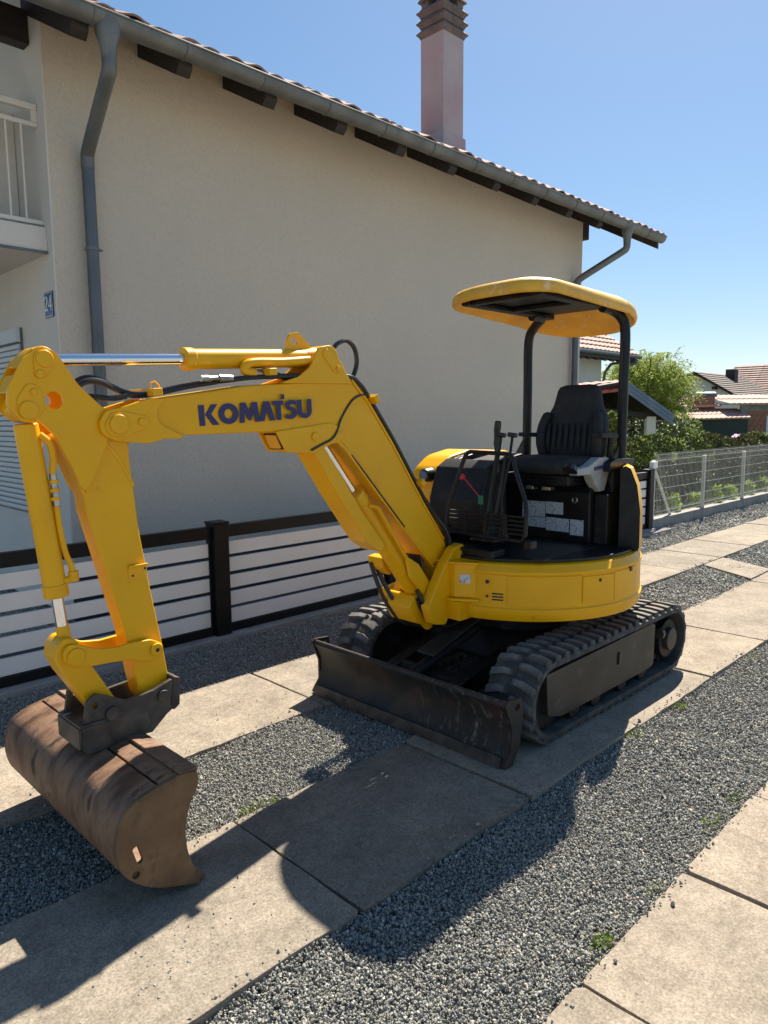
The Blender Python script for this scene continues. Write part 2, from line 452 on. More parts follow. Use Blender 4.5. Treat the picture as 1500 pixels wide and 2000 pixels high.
def obj(name, mb, m, parent=None, bevel=0.0, angle=35, smooth=True, origin=None, seg=2, **props):
    """link the collected shape as ONE mesh object with its origin in its own middle"""
    if YMODE == 'squash': mb.v = [(p[0], 2.555 + (p[1] - 2.555) * .667, p[2]) for p in mb.v]
    elif YMODE == 'shift': mb.v = [(p[0], p[1] - .035, p[2]) for p in mb.v]
    if BOOM_CAM_SCALED: mb.v = [boom_cam_scale(p) for p in mb.v]
    A = np.array(mb.v)
    c = Vector(origin) if origin is not None else Vector(((A.min(0) + A.max(0)) / 2).tolist())
    mb.v = [tuple(Vector(p) - c) for p in mb.v]
    me = make_mesh(name, mb, m, angle, smooth)
    o = bpy.data.objects.new(name, me)
    COL.objects.link(o)
    WP[o.name] = c
    if parent is not None:
        o.parent = parent
        o.location = c - WP[parent.name]
    else:
        o.location = c
    if bevel:
        b = o.modifiers.new('edge', 'BEVEL'); b.width = bevel; b.segments = seg; b.limit_method = 'ANGLE'; b.angle_limit = radians(32)
        b.harden_normals = True
    return setprops(o, **props)

def place(name, me, loc, parent=None, rot=(0, 0, 0), scale=None, **props):
    """another object that shares an existing mesh"""
    o = bpy.data.objects.new(name, me)
    COL.objects.link(o)
    c = Vector(loc); WP[o.name] = c
    if parent is not None:
        o.parent = parent; o.location = c - WP[parent.name]
    else:
        o.location = c
    o.rotation_euler = rot
    if scale: o.scale = scale
    return setprops(o, **props)

def thing(name, label, cat, loc, group=None):
    o = bpy.data.objects.new(name, None)
    o.empty_display_size = 0.2
    o.location = loc; WP[o.name] = Vector(loc)
    COL.objects.link(o)
    return setprops(o, label, cat, group)

def fillet(poly, r, n=4):
    """round the corners of a 2-D outline; r is one radius or one per corner"""
    out = []; k = len(poly)
    for i in range(k):
        p = Vector(poly[i]); a = Vector(poly[i - 1]) - p; b = Vector(poly[(i + 1) % k]) - p
        rr = r[i] if isinstance(r, (list, tuple)) else r
        la, lb = a.length, b.length
        if rr <= 0 or la < 1e-6 or lb < 1e-6:
            out.append(tuple(p)); continue
        ang = a.angle(b, pi)
        if ang > radians(172):
            out.append(tuple(p)); continue
        d = min(rr / math.tan(ang / 2), 0.47 * la, 0.47 * lb)
        q0 = p + a.normalized() * d; q1 = p + b.normalized() * d
        for j in range(n + 1):
            t = j / n
            out.append(tuple((1 - t) ** 2 * q0 + 2 * t * (1 - t) * p + t * t * q1))
    return out

def circle2(cx, cz, r, n=20):
    return [(cx + r * cos(2 * pi * i / n), cz + r * sin(2 * pi * i / n)) for i in range(n)]

def smooth_path(pts, n=6):
    P = [Vector(p) for p in pts]
    P = [2 * P[0] - P[1]] + P + [2 * P[-1] - P[-2]]
    out = []
    for i in range(1, len(P) - 2):
        for j in range(n):
            t = j / n
            out.append(0.5 * ((2 * P[i]) + (-P[i - 1] + P[i + 1]) * t + (2 * P[i - 1] - 5 * P[i] + 4 * P[i + 1] - P[i + 2]) * t * t
                              + (-P[i - 1] + 3 * P[i] - 3 * P[i + 1] + P[i + 2]) * t ** 3))
    out.append(P[-2])
    return out

# ---------------------------------------------------------------- ground, gravel, slabs
g = MB().box(-60, 900, -500, 500, -0.5, -0.045)
obj('ground', g, M['ground'], kind='structure', smooth=False)
obj('lawn', MB().box(10.7, 60, 4.97, 60, -0.3, 0.02), M['lawn'], kind='structure', smooth=False)
obj('yard_paving', MB().box(-4, 10.68, 4.985, 6.19, -0.3, -0.02), M['plinth'], kind='structure', smooth=False)

def slab_strip(y0, y1, x0, x1, joint, pitch, seed):
    rr = random.Random(seed)
    base = obj('path', MB().box(x0, x1, y0 + 0.03, y1 - 0.03, -0.3, -0.04), M['conc'], smooth=False, kind='structure')
    xs = []
    x = joint
    while x > x0: x -= pitch
    while x < x1:
        xs.append(x); x += pitch
    for x in xs:
        L = pitch - 0.016
        jit = lambda: rr.uniform(-0.008, 0.008)
        # outline with a few nicks along the edge and worn corners
        x1, x2 = x + 0.006, x + 0.006 + L
        ks = [rr.choice((.004, .006, .01, .022)) for _ in range(4)]
        pts = []
        for i in range(1, 10): pts.append((x1 + L * i / 10, y0 + jit() * 0.6))
        pts = [(x1 + ks[0], y0)] + pts + [(x2 - ks[1], y0), (x2, y0 + ks[1])]
        for i in range(1, 7): pts.append((x2 + jit() * 0.4, y0 + (y1 - y0) * i / 7))
        pts += [(x2, y1 - ks[2]), (x2 - ks[2], y1)]
        for i in range(1, 10): pts.append((x2 - L * i / 10, y1 + jit() * 0.6))
        pts += [(x1 + ks[3], y1), (x1, y1 - ks[3])]
        for i in range(1, 7): pts.append((x1 + jit() * 0.4, y1 - (y1 - y0) * i / 7))
        pts.append((x1, y0 + ks[0]))
        z = rr.uniform(-0.006, 0.004)
        m = MB().prism(pts, -0.06, z, 'z')
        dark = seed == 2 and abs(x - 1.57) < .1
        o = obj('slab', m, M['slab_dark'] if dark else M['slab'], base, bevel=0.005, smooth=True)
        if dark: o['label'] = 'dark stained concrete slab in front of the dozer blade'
        o.rotation_euler = (rr.uniform(-.004, .004), rr.uniform(-.004, .004), rr.uniform(-.006, .006))
    return base
slab_strip(3.19, 3.975, -1.0, 24.0, 2.67, 1.06, 1)
slab_strip(1.70, 2.505, -1.0, 24.0, 1.57, 1.06, 2)
slab_strip(0.18, 0.985, -0.5, 24.0, 1.81, 0.765, 3)
cs = obj('path', MB().box(8.1, 8.9, 2.56, 3.14, -0.3, -0.04), M['conc'], smooth=False, kind='structure')
o = obj('slab', MB().prism([(8.42, 3.17), (9.02, 3.17), (8.68, 2.53), (8.02, 2.52)], -0.06, 0.0, 'z'), M['slab'], cs, bevel=0.005)

def gravel_object():
    P = []; SZ = []
    rr = RNG
    def strip(x0, x1, y0, y1, dens, size, zlo, zhi):
        n = int((x1 - x0) * (y1 - y0) * dens)
        x = rr.uniform(x0, x1, n); y = rr.uniform(y0, y1, n)
        # gentle hollows and heaps
        h = 0.006 * np.sin(x * 3.1 + y * 2.3) + 0.005 * np.sin(x * 7.7 - y * 5.1)
        z = rr.uniform(zlo, zhi, n) + h
        P.append(np.stack([x, y, z], 1)); SZ.append(size * rr.lognormal(0, 0.28, n))
    Z = (-0.034, -0.018)
    for (y0, y1) in ((0.985, 1.705), (2.50, 3.195), (3.975, 4.76)):
        x0 = {0.985: 0.3, 2.50: 0.2, 3.975: 0.5}[y0]
        strip(x0, 3.2, y0, y1, 23000, 0.0045, *Z)
        strip(3.2, 6.0, y0, y1, 14000, 0.0056, *Z)
        strip(6.0, 10.5, y0, y1, 4200, 0.0100, *Z)
        strip(10.5, 20, y0, y1, 1900, 0.0150, -0.036, -0.022)
    strip(0.2, 3, -0.4, 0.19, 3000, 0.010, *Z)
    # a few stones lying on the slabs
    for (y0, y1) in ((1.72, 2.48), (0.3, 0.97), (3.22, 3.95)):
        n = 200
        x = rr.uniform(0.6, 7, n); y = rr.uniform(y0, y1, n)
        keep = (np.sin(x * 4.3 + y * 3) + np.sin(x * 1.7 - y * 6.1)) > 0.35
        x, y = x[keep], y[keep]
        P.append(np.stack([x, y, np.full(len(x), 0.004)], 1)); SZ.append(0.0032 * rr.lognormal(0, 0.35, len(x)))
    # crumbs of gravel spread on the near slab
    # stones kicked over the slab edges
    for ye, sg in ((0.985, -1), (1.705, 1), (2.50, -1), (3.195, 1), (3.975, -1)):
        n = 260
        P.append(np.stack([rr.uniform(.4, 9, n), ye + sg * np.abs(rr.normal(0, .022, n)), np.full(n, 0.003)], 1)); SZ.append(0.0045 * rr.lognormal(0, 0.3, n))
    n = 120
    P.append(np.stack([rr.normal(0.98, .15, n), rr.normal(1.93, .08, n), np.full(n, 0.002)], 1)); SZ.append(0.003 * rr.lognormal(0, 0.35, n))
    P = np.concatenate(P); SZ = np.concatenate(SZ)
    me = bpy.data.meshes.new('gravel')
    me.from_pydata([tuple(p) for p in P.tolist()], [], [])
    at = me.attributes.new('size', 'FLOAT', 'POINT'); at.data.foreach_set('value', SZ.astype(np.float32))
    o = bpy.data.objects.new('gravel', me); COL.objects.link(o)
    me.materials.append(M['gravel'])
    ng = bpy.data.node_groups.new('gravel_stones', 'GeometryNodeTree')
    ng.interface.new_socket('Geometry', in_out='INPUT', socket_type='NodeSocketGeometry')
    ng.interface.new_socket('Geometry', in_out='OUTPUT', socket_type='NodeSocketGeometry')
    N, L = ng.nodes, ng.links
    gi = N.new('NodeGroupInput'); go = N.new('NodeGroupOutput')
    ico = N.new('GeometryNodeMeshIcoSphere'); ico.inputs['Radius'].default_value = 1.0; ico.inputs['Subdivisions'].default_value = 2
    nz = N.new('ShaderNodeTexNoise'); nz.inputs['Scale'].default_value = 1.1; nz.inputs['Detail'].default_value = 1.0
    sub = N.new('ShaderNodeVectorMath'); sub.operation = 'SUBTRACT'; sub.inputs[1].default_value = (.5, .5, .5)
    scl = N.new('ShaderNodeVectorMath'); scl.operation = 'SCALE'; scl.inputs['Scale'].default_value = 1.5
    L.new(nz.outputs['Color'], sub.inputs[0]); L.new(sub.outputs[0], scl.inputs[0])
    sp = N.new('GeometryNodeSetPosition'); L.new(ico.outputs[0], sp.inputs[0]); L.new(scl.outputs[0], sp.inputs['Offset'])
    sm = N.new('GeometryNodeSetMaterial'); sm.inputs['Material'].default_value = M['gravel']; L.new(sp.outputs[0], sm.inputs[0])
    iop = N.new('GeometryNodeInstanceOnPoints')
    L.new(gi.outputs[0], iop.inputs['Points']); L.new(sm.outputs[0], iop.inputs['Instance'])
    rv = N.new('FunctionNodeRandomValue'); rv.data_type = 'FLOAT_VECTOR'
    rv.inputs[0].default_value = (0, 0, 0); rv.inputs[1].default_value = (6.28, 6.28, 6.28)
    L.new(rv.outputs[0], iop.inputs['Rotation'])
    rs = N.new('FunctionNodeRandomValue'); rs.data_type = 'FLOAT_VECTOR'
    rs.inputs[0].default_value = (0.75, 0.6, 0.45); rs.inputs[1].default_value = (1.35, 1.1, 0.85); rs.inputs['Seed'].default_value = 5
    na = N.new('GeometryNodeInputNamedAttribute'); na.data_type = 'FLOAT'; na.inputs['Name'].default_value = 'size'
    ms = N.new('ShaderNodeVectorMath'); ms.operation = 'SCALE'
    L.new(rs.outputs[0], ms.inputs[0]); L.new(na.outputs['Attribute'], ms.inputs['Scale'])
    L.new(ms.outputs[0], iop.inputs['Scale'])
    L.new(iop.outputs[0], go.inputs[0])
    md = o.modifiers.new('stones', 'NODES'); md.node_group = ng
    setprops(o, 'loose grey gravel filling the gaps between the concrete slab strips', 'gravel', kind='stuff')
gravel_object()

# concrete kerbs under the two fences
obj('fence_kerb', MB().box(-3, 10.62, 4.74, 4.98, -0.3, 0.015), M['conc'], bevel=0.006,
    label='low grey concrete kerb under the black and white slat fence', cat='kerb')
kb = thing('kerb_wall', 'grey concrete kerb wall carrying the wire mesh fence', 'kerb', (14, 4.9, 0))
xk = 10.66
for i in range(6):
    obj('kerb_block', MB().box(xk + 0.006, xk + 1.99, 4.83, 4.99, -0.3, 0.135 - 0.004 * (i % 2)), M['conc'], kb, bevel=0.008)
    xk += 2.0
obj('kerb_plank', MB().box(9.0, 10.9, 4.60, 4.735, -0.1, 0.0), M['conc'], bevel=0.006, label='flat concrete strip lying on the gravel below the fence post end', cat='kerb')

# ---------------------------------------------------------------- house beside the drive
YW = 6.22; XF = 2.41; XE = 10.79
house = thing('house', 'beige rendered house with zinc gutter, tiled roof and tall chimney beside the drive', 'house', (6, 9, 0))
obj('side_wall', MB().prism([(YW, 0), (YW + .3, 0), (YW + .3, 5.22), (YW, 5.07)], XF, XE, 'x'), M['plaster'], house, smooth=False)
obj('front_wall', MB().prism([(YW + 0.003, 0), (16, 0), (16, 4.9), (11, 7.6), (YW + 0.003, 5.07)], XF - 0.012, XF + 0.25, 'x'), M['facade'], house, smooth=False)
obj('rear_wall', MB().prism([(YW + 0.3, 0), (16, 0), (16, 4.9), (11, 7.6), (YW + 0.3, 5.2)], XE - 0.25, XE - 0.003, 'x'), M['plaster'], house, smooth=False)
obj('plinth', MB().box(XF - 0.03, XE + 0.02, YW - 0.025, YW - 0.002, -0.05, 0.45), M['plinth'], house, smooth=False)
# roof: deck, rows of tiles at the eave
SL = 0.545                                              # roof slope dz/dy
YG = 5.50                                              # gutter centre line
def roof_z(y): return 4.765 + (y - 5.55) * SL
rf = obj('roof', MB().prism([(5.56, roof_z(5.56) - 0.05), (11, roof_z(11) - 0.05), (16.4, roof_z(5.56) - 0.05), (16.4, roof_z(5.56) - 0.12), (11, roof_z(11) - 0.13), (5.56, roof_z(5.56) - 0.12)], -1.2, 12.15, 'x'), M['brown_wood'], house, smooth=False)
def tile_mb(w=0.225, l=0.42, t=0.016):
    m = MB(); n = 10
    top = []; 
    for j in range(2):
        for i in range(n + 1):
            u = i / n
            z = 0.026 * (0.5 - 0.5 * cos(2 * pi * u)) ** 0.8
            top.append((u * w, j * l, z))
    bot = [(p[0], p[1], p[2] - t) for p in top]
    fs = []; k = n + 1; K = 2 * k
    for i in range(n):
        fs.append((i, i + 1, i + 1 + k, i + k)); fs.append((K + i, K + i + k, K + i + 1 + k, K + i + 1))
        fs.append((i, K + i, K + i + 1, i + 1)); fs.append((i + k, i + 1 + k, K + i + 1 + k, K + i + k))
    fs += [(0, k, K + k, K), (n, K + n, K + n + k, n + k)]
    m.add(top + bot, fs); return m
tile_me = make_mesh('roof_tile', tile_mb(), M['tile'])
rr = random.Random(5)
for row in range(3):
    y0 = 5.455 + row * 0.34
    for i in range(54):
        x = 0.0 + i * 0.225
        place('roof_tile', tile_me, (x, y0 + rr.uniform(-.02, .02), roof_z(y0) + 0.004 + rr.uniform(-0.006, 0.010)), rf,
              rot=(math.atan(SL) - 0.05 + rr.uniform(-.02, .02), 0, rr.uniform(-.03, .03)))
# the rest of the roof: tile courses
mb = MB()
for k in range(14):
    ya, yb = 6.52 + k * 0.34, 6.52 + (k + 1) * 0.34
    mb.prism([(ya, roof_z(ya) - 0.045), (yb, roof_z(yb) - 0.045), (yb, roof_z(yb) + 0.0), (ya, roof_z(ya) + 0.03)], 0.02, 12.12, 'x')
obj('tile_courses', mb, M['tile'], rf, smooth=False, kind='stuff')
# rafters under the eave
for x in [2.50 - .855 * 2 + .855 * i for i in range(13)]:
    p = [(5.545, roof_z(5.545) - 0.07), (5.545, roof_z(5.545) - 0.20), (5.60, roof_z(5.60) - 0.285), (6.5, roof_z(6.5) - 0.285), (6.5, roof_z(6.5) - 0.07)]
    obj('rafter', MB().prism(p, x - .13, x, 'x'), M['brown_wood'], house, bevel=0.004)
obj('eave_beam', MB().box(-1.2, XF - 0.014, 6.43, 6.56, 4.74, 5.0), M['brown_wood'], house, bevel=0.008)
obj('eave_beam', MB().box(XE + 0.002, 11.1, 6.28, 6.42, 4.62, 4.86), M['brown_wood'], house, bevel=0.008)
obj('barge_board', MB().prism([(5.58, roof_z(5.58) - 0.26), (11, roof_z(11) - 0.26), (11, roof_z(11) - 0.04), (5.58, roof_z(5.58) - 0.04)], 12.1, 12.16, 'x'), M['brown_wood'], house)
# half-round gutter
def gutter():
    m = MB(); r = 0.082; n = 12; rings = []
    xs = np.linspace(-1.2, 12.1, 26)
    for x in xs:
        ring = []
        for i in range(n + 1):
            a = pi + pi * i / n
            ring.append((x, YG + r * cos(a), 4.685 + r * 1.15 * sin(a)))
        for i in range(n, -1, -1):
            a = pi + pi * i / n
            ring.append((x, YG + (r - .006) * cos(a), 4.685 + (r - .006) * 1.15 * sin(a) + .002))
        rings.append(ring)
    m.loft(rings)
    m.tube([(-1.2, YG - r, 4.69), (12.1, YG - r, 4.69)], 0.011, 8)
    return m
gut = obj('gutter', gutter(), M['zinc'], house)
for x in np.arange(1.0, 12.0, 0.75):
    m = MB(); pts = [(x, YG + 0.086 * cos(a), 4.685 + 0.098 * sin(a)) for a in np.linspace(pi, 2 * pi, 11)]
    for a, b in zip(pts[:-1], pts[1:]):
        pass
    m.tube(pts, 0.006, 6)
    obj('gutter_bracket', m, M['zinc'], gut)
# downpipes
def downpipe(xo, xw, drop, zb):
    yw = YW - 0.085
    hp = MB()
    def ring(z, hx, hy, cy=YG):
        return [(xo + hx * cos(2 * pi * i / 16), cy + hy * sin(2 * pi * i / 16), z) for i in range(16)]
    hp.loft([ring(4.665, 0.10, 0.088), ring(4.56, 0.092, 0.08), ring(4.49, 0.066, 0.062), ring(4.40, 0.054, 0.054)])
    dp = obj('downpipe', MB().tube([(xw, yw, drop), (xw, yw, 2.6), (xw, yw, zb)], 0.05, 16), M['pipe'], house)
    obj('outlet_funnel', hp, M['zinc'], dp)
    path = [(xo, YG, 4.42)] + smooth_path([(xo, YG, 4.36), (xo + (xw - xo) * .02, YG + 0.015, 4.31), (xo + (xw - xo) * .12, YG + 0.09, 4.255)], 4) + smooth_path([(xo + (xw - xo) * .88, yw - 0.08, drop + 0.07), (xo + (xw - xo) * .98, yw - .012, drop + .01), (xw, yw, drop - 0.05)], 4) + [(xw, yw, drop - .1)]
    obj('swan_neck', MB().tube(path, 0.054, 16), M['zinc'], dp)
    for z in (drop - 0.75, 1.6):
        if z > zb:
            k = MB().cyl((xw, yw, z), (xw, yw, z + 0.022), 0.058, n=16); k.box(xw - .008, xw + .008, yw, YW, z + .002, z + .02); k.box(xw + .05, xw + .085, yw - .006, yw + .006, z + .002, z + .02)
            obj('pipe_clamp', k, M['zinc'], dp)
    return dp
downpipe(2.62, 2.69, 3.88, 0.0)
downpipe(10.88, 10.50, 3.86, 0.0)
# chimney
CA, CB, CD, CE = 8.0, 8.44, 6.80, 7.22
ch = obj('chimney', MB().box(CA, CB, CD, CE, 5.2, 7.02), M['chimney'], house, bevel=0.01)
def grow(k, zz): return [(CA - k, CD - k, zz), (CB + k, CD - k, zz), (CB + k, CE + k, zz), (CA - k, CE + k, zz)]
obj('flashing', MB().loft([grow(.03, 5.2), grow(.022, 5.64), grow(.012, 5.66)]), M['chimney'], ch)
for z in (6.965, 7.10, 7.235):
    obj('cap_slab', MB().loft([grow(.004, z - .01), grow(.016, z + .02), grow(.046, z + 0.05), grow(.048, z + 0.06), grow(0.012, z + 0.095), grow(-.01, z + 0.125)]), M['chim_cap'], ch, bevel=0.006)
for x in (CA + .01, CB - .13):
    for y in (CD + .01, CE - .13):
        obj('cap_pier', MB().box(x, x + .12, y, y + .12, 7.345, 7.43), M['chim_cap'], ch)
obj('cap_slab', MB().loft([grow(.03, 7.43), grow(.02, 7.46), grow(-.06, 7.56), grow(-.12, 7.60)]), M['chim_cap'], ch)
# balcony to the left of the corner
bal = obj('balcony', MB().box(-1.5, XF - 0.013, 6.33, 9.0, 3.09, 3.30), M['facade'], house, bevel=0.004)
obj('drip_edge', MB().box(-1.5, XF - 0.02, 6.312, 6.328, 3.085, 3.107), M['zinc'], bal)
ry = 6.39
obj('handrail', MB().box(-1.45, XF - 0.014, ry - 0.03, ry + 0.03, 4.215, 4.265), M['rail'], bal, bevel=0.008)
obj('rail', MB().box(-1.45, XF - 0.014, ry - 0.02, ry + 0.02, 4.09, 4.125), M['rail'], bal, bevel=0.005)
obj('rail', MB().box(-1.45, XF - 0.014, ry - 0.02, ry + 0.02, 3.325, 3.36), M['rail'], bal, bevel=0.005)
obj('post', MB().box(XF - 0.06, XF - 0.014, ry - 0.02, ry + 0.02, 4.126, 4.214), M['rail'], bal)
xb = XF - 0.14
while xb > -1.4:
    obj('baluster', MB().cyl((xb, ry, 3.36), (xb, ry, 4.09), 0.0085, n=8), M['rail'], bal)
    xb -= 0.118
obj('parapet_panel', MB().box(-1.4, XF - 0.02, 6.9, 6.93, 3.30, 4.35), M['facade'], bal, smooth=False)
# roller shutter in the front wall
sh = obj('shutter', MB().box(XF - 0.03, XF - 0.014, 7.05, 8.5, 0.85, 2.56), M['zinc'], house)
obj('shutter_box', MB().box(XF - 0.075, XF - 0.032, 7.05, 8.5, 2.43, 2.56), M['shutter'], sh, bevel=0.006)
z = 0.87
while z < 2.40:
    obj('slat', MB().prism([(XF - 0.032, z), (XF - 0.05, z + .006), (XF - 0.054, z + .024), (XF - 0.05, z + .042), (XF - 0.032, z + .046)], 7.07, 8.48, 'y'), M['shutter'], sh)
    z += 0.05
# number plate
pl = thing('number_plate', 'blue enamel house number plate reading 24 on the pale wall by the corner', 'sign', (XF - 0.02, 6.365, 2.68))
obj('plate', MB().box(XF - 0.024, XF - 0.014, 6.272, 6.454, 2.578, 2.788), M['blue_plate'], pl, bevel=0.003)
fr = MB()
for a in ((6.28, 6.446, 2.775, 2.780), (6.28, 6.446, 2.586, 2.591), (6.28, 6.284, 2.592, 2.774), (6.442, 6.446, 2.592, 2.774)):
    fr.box(XF - 0.0255, XF - 0.0245, *a)
obj('border_line', fr, M['white_print'], pl)
def curve_mesh(polys, extrude=0.002):
    """filled 2-D outlines (with holes) turned into a mesh"""
    cu = bpy.data.curves.new('tmp', 'CURVE'); cu.dimensions = '2D'; cu.fill_mode = 'BOTH'; cu.extrude = extrude
    for p in polys:
        s = cu.splines.new('POLY'); s.points.add(len(p) - 1); s.use_cyclic_u = True
        for q, c in zip(s.points, p): q.co = (c[0], c[1], 0, 1)
    o = bpy.data.objects.new('tmp', cu); COL.objects.link(o)
    dg = bpy.context.evaluated_depsgraph_get(); dg.update()
    me = bpy.data.meshes.new_from_object(o.evaluated_get(dg))
    bpy.data.objects.remove(o); bpy.data.curves.remove(cu)
    return me
def stroke_poly(path, w):
    """outline of a pen stroke along a path, w one width or one per point"""
    P = [Vector(p) for p in path]; n = len(P); L1 = []; R1 = []
    for i in range(n):
        t = (P[min(i + 1, n - 1)] - P[max(i - 1, 0)]).normalized(); nn = Vector((-t.y, t.x)); ww = w[i] if isinstance(w, (list, tuple)) else w
        L1.append(tuple(P[i] + nn * ww / 2)); R1.append(tuple(P[i] - nn * ww / 2))
    return L1 + R1[::-1]
def mesh_obj(name, me, m, parent, mtx, **props):
    me.materials.clear(); me.materials.append(m)
    o = bpy.data.objects.new(name, me); COL.objects.link(o); o.parent = parent
    A = Matrix.Translation(-WP[parent.name]) @ mtx
    o.matrix_local = A; WP[o.name] = mtx.translation.copy()
    return setprops(o, **props)
two = [stroke_poly([(0.05, .74), (.10, .86), (.22, .93), (.38, .89), (.45, .74), (.40, .55), (.22, .30), (.05, .08)], [.13, .10, .08, .12, .16, .15, .11, .08]), [(0.02, 0), (.5, 0), (.52, .2), (.47, .2), (.43, .11), (.02, .11)]]
four = [[(.33, 0), (.47, 0), (.47, .24), (.56, .24), (.56, .34), (.47, .34), (.47, .98), (.38, .98), (0, .34), (0, .24), (.33, .24)], [(.09, .34), (.33, .34), (.33, .76)]]
def on_front(y, z, s):                                  # lettering plane that faces -x: its x runs towards -y
    return Matrix(((0, 0, -1, XF - 0.0262), (-1, 0, 0, y), (0, 1, 0, z), (0, 0, 0, 1))) @ Matrix.Diagonal((s, s, 1, 1))
mesh_obj('digit', curve_mesh([two[0]], 0.001), M['white_print'], pl, on_front(6.437, 2.633, 0.125))
mesh_obj('digit', curve_mesh([two[1]], 0.0013), M['white_print'], pl, on_front(6.437, 2.633, 0.125))
mesh_obj('digit', curve_mesh(four, 0.001), M['white_print'], pl, on_front(6.357, 2.633, 0.125))

# ---------------------------------------------------------------- black and white slat fence
sf = thing('slat_fence', 'black framed fence with horizontal white boards along the house wall', 'fence', (4.9, 4.87, 0))
posts = [-0.84, 1.08, 3.0, 4.93, 6.83, 8.72, 10.58]
for x in posts:
    obj('post', MB().box(x - 0.065, x + 0.065, 4.80, 4.93, 0.012, 0.905), M['black_fence'], sf, bevel=0.004)
    obj('post_cap', MB().box(x - 0.072, x + 0.072, 4.793, 4.937, 0.906, 0.922), M['black_fence'], sf, bevel=0.004)
for a, b in zip(posts[:-1], posts[1:]):
    a += 0.067; b -= 0.067
    obj('top_rail', MB().box(a, b, 4.84, 4.90, 0.79, 0.885), M['black_fence'], sf, bevel=0.004)
    obj('bottom_rail', MB().box(a, b, 4.84, 4.91, 0.02, 0.083), M['black_fence'], sf, bevel=0.004)
    for z0, z1 in ((.646, .752), (.505, .618), (.370, .474), (.228, .340), (.086, .199)):
        obj('slat', MB().box(a, b, 4.858, 4.884, z0, z1), M['slat'], sf, bevel=0.003)
    for x in (a + 0.012, b - 0.012):
        obj('channel', MB().box(x - 0.012, x + 0.012, 4.845, 4.857, 0.084, 0.788), M['black_fence'], sf)

# ---------------------------------------------------------------- wire mesh fence
mf = thing('mesh_fence', 'pale wire mesh fence with folded panels and white posts on the kerb wall', 'fence', (13, 4.9, 0.13))
mposts = [10.78, 12.78, 14.74, 16.7, 18.7, 20.7]
for i, x in enumerate(mposts):
    obj('post', MB().box(x - 0.028, x + 0.028, 4.86, 4.915, 0.13, 1.05), M['galv'], mf, bevel=0.004)
obj('brace', MB().tube([(10.80, 4.885, 0.93), (11.45, 4.885, 0.135)], 0.024, 8), M['galv'], mf)
obj('junction_box', MB().box(10.60, 10.74, 4.80, 4.87, 0.935, 1.035), M['white_print'], mf, bevel=0.006)
prof = [(0.17, 0), (0.225, 0), (0.25, -0.03), (0.275, 0), (0.50, 0), (0.96, 0), (1.02, 0), (1.05, -0.035), (1.08, 0), (1.16, 0)]
for a, b in zip([10.72] + mposts[1:-1], mposts[1:]):
    m = MB(); x = a + 0.02
    while x < b - 0.01:
        pts = [(x, 4.845 + dy, z) for z, dy in prof]
        for p, q in zip(pts[:-1], pts[1:]):
            m.tube([p, q], 0.0026, 4, caps=False)
        x += 0.05
    obj('wire_panel', m, M['galv'], mf, smooth=True, kind='stuff')
    for z, dy in ((0.19, 0), (0.25, -0.034), (0.42, 0), (0.60, 0), (0.78, 0), (0.95, 0), (1.05, -0.039), (1.13, 0)):
        obj('horizontal_wire', MB().tube([(a, 4.84 + dy, z), (b, 4.84 + dy, z)], 0.0035, 5), M['galv'], mf)

# ---------------------------------------------------------------- plants
def leafy(n, pos_fn, size, rs, aspect=2.2, droop=0.0):
    """many small folded leaves: each two triangles' worth of quad"""
    m = MB(); vs = []; fs = []
    for i in range(n):
        p, up = pos_fn(rs)
        d = Vector((rs.gauss(0, 1), rs.gauss(0, 1), rs.gauss(0, 1))) * 0.55 + up
        d.z -= droop
        d.normalize()
        s = d.orthogonal().normalized()
        s.rotate(Matrix.Rotation(rs.uniform(0, 2 * pi), 3, d))
        L = size * rs.uniform(0.6, 1.4); w = L / aspect / 2
        k = len(vs)
        vs += [tuple(p), tuple(p + d * L * .5 + s * w), tuple(p + d * L), tuple(p + d * L * .5 - s * w)]
        fs.append((k, k + 1, k + 2, k + 3))
    m.add(vs, fs)
    return m

def thuja(x, y, h, r, name, label, group, mats, n=1900, seed=1, round_top=False, leaf=0.05):
    rs = random.Random(seed)
    t = thing(name, label, 'bush' if round_top else 'tree', (x, y, 0), group)
    obj('trunk', MB().tube([(x, y, -0.05), (x + .01, y, h * .4), (x, y, h * .8)], [0.035, 0.028, 0.012], 8), M['stem'], t)
    def prof(u):
        if round_top: return r * (0.62 + 0.38 * min(1, u / .35)) * (max(0.0, 1 - max(0, (u - .72) / .28) ** 2.2)) ** 0.5
        return r * (1 - u) ** 0.62 * (0.75 + 0.25 * min(1, u / .2))
    lob = [(rs.uniform(0, 2 * pi), rs.uniform(0.1, 1), rs.uniform(.7, 1.15)) for _ in range(14)]
    def pos(rs2):
        u = rs2.random() ** 0.85
        a = rs2.uniform(0, 2 * pi)
        k = 1.0
        for la, lu, ls in lob:
            dd = abs((a - la + pi) % (2 * pi) - pi) * 0.8 + abs(u - lu) * 3
            if dd < 0.6: k *= 1 + (ls - 1) * (1 - dd / .6)
        rad = prof(u) * k * (rs2.random() ** 0.28)
        z0 = 0.06 if not round_top else 0.04
        p = Vector((x + rad * cos(a), y + rad * sin(a), h * (z0 + (1 - z0) * u)))
        return p, Vector((cos(a) * .6, sin(a) * .6, .9))
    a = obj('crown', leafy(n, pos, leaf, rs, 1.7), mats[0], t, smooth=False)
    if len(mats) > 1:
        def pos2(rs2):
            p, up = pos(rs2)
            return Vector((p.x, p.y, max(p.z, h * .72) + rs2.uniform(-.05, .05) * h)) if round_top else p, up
        obj('tinted_tips', leafy(n // 3, pos2, leaf * .9, rs, 1.7), mats[1], t, smooth=False)  # second leaf colour; bright ones on hedge tops are painted sunlight
    return t
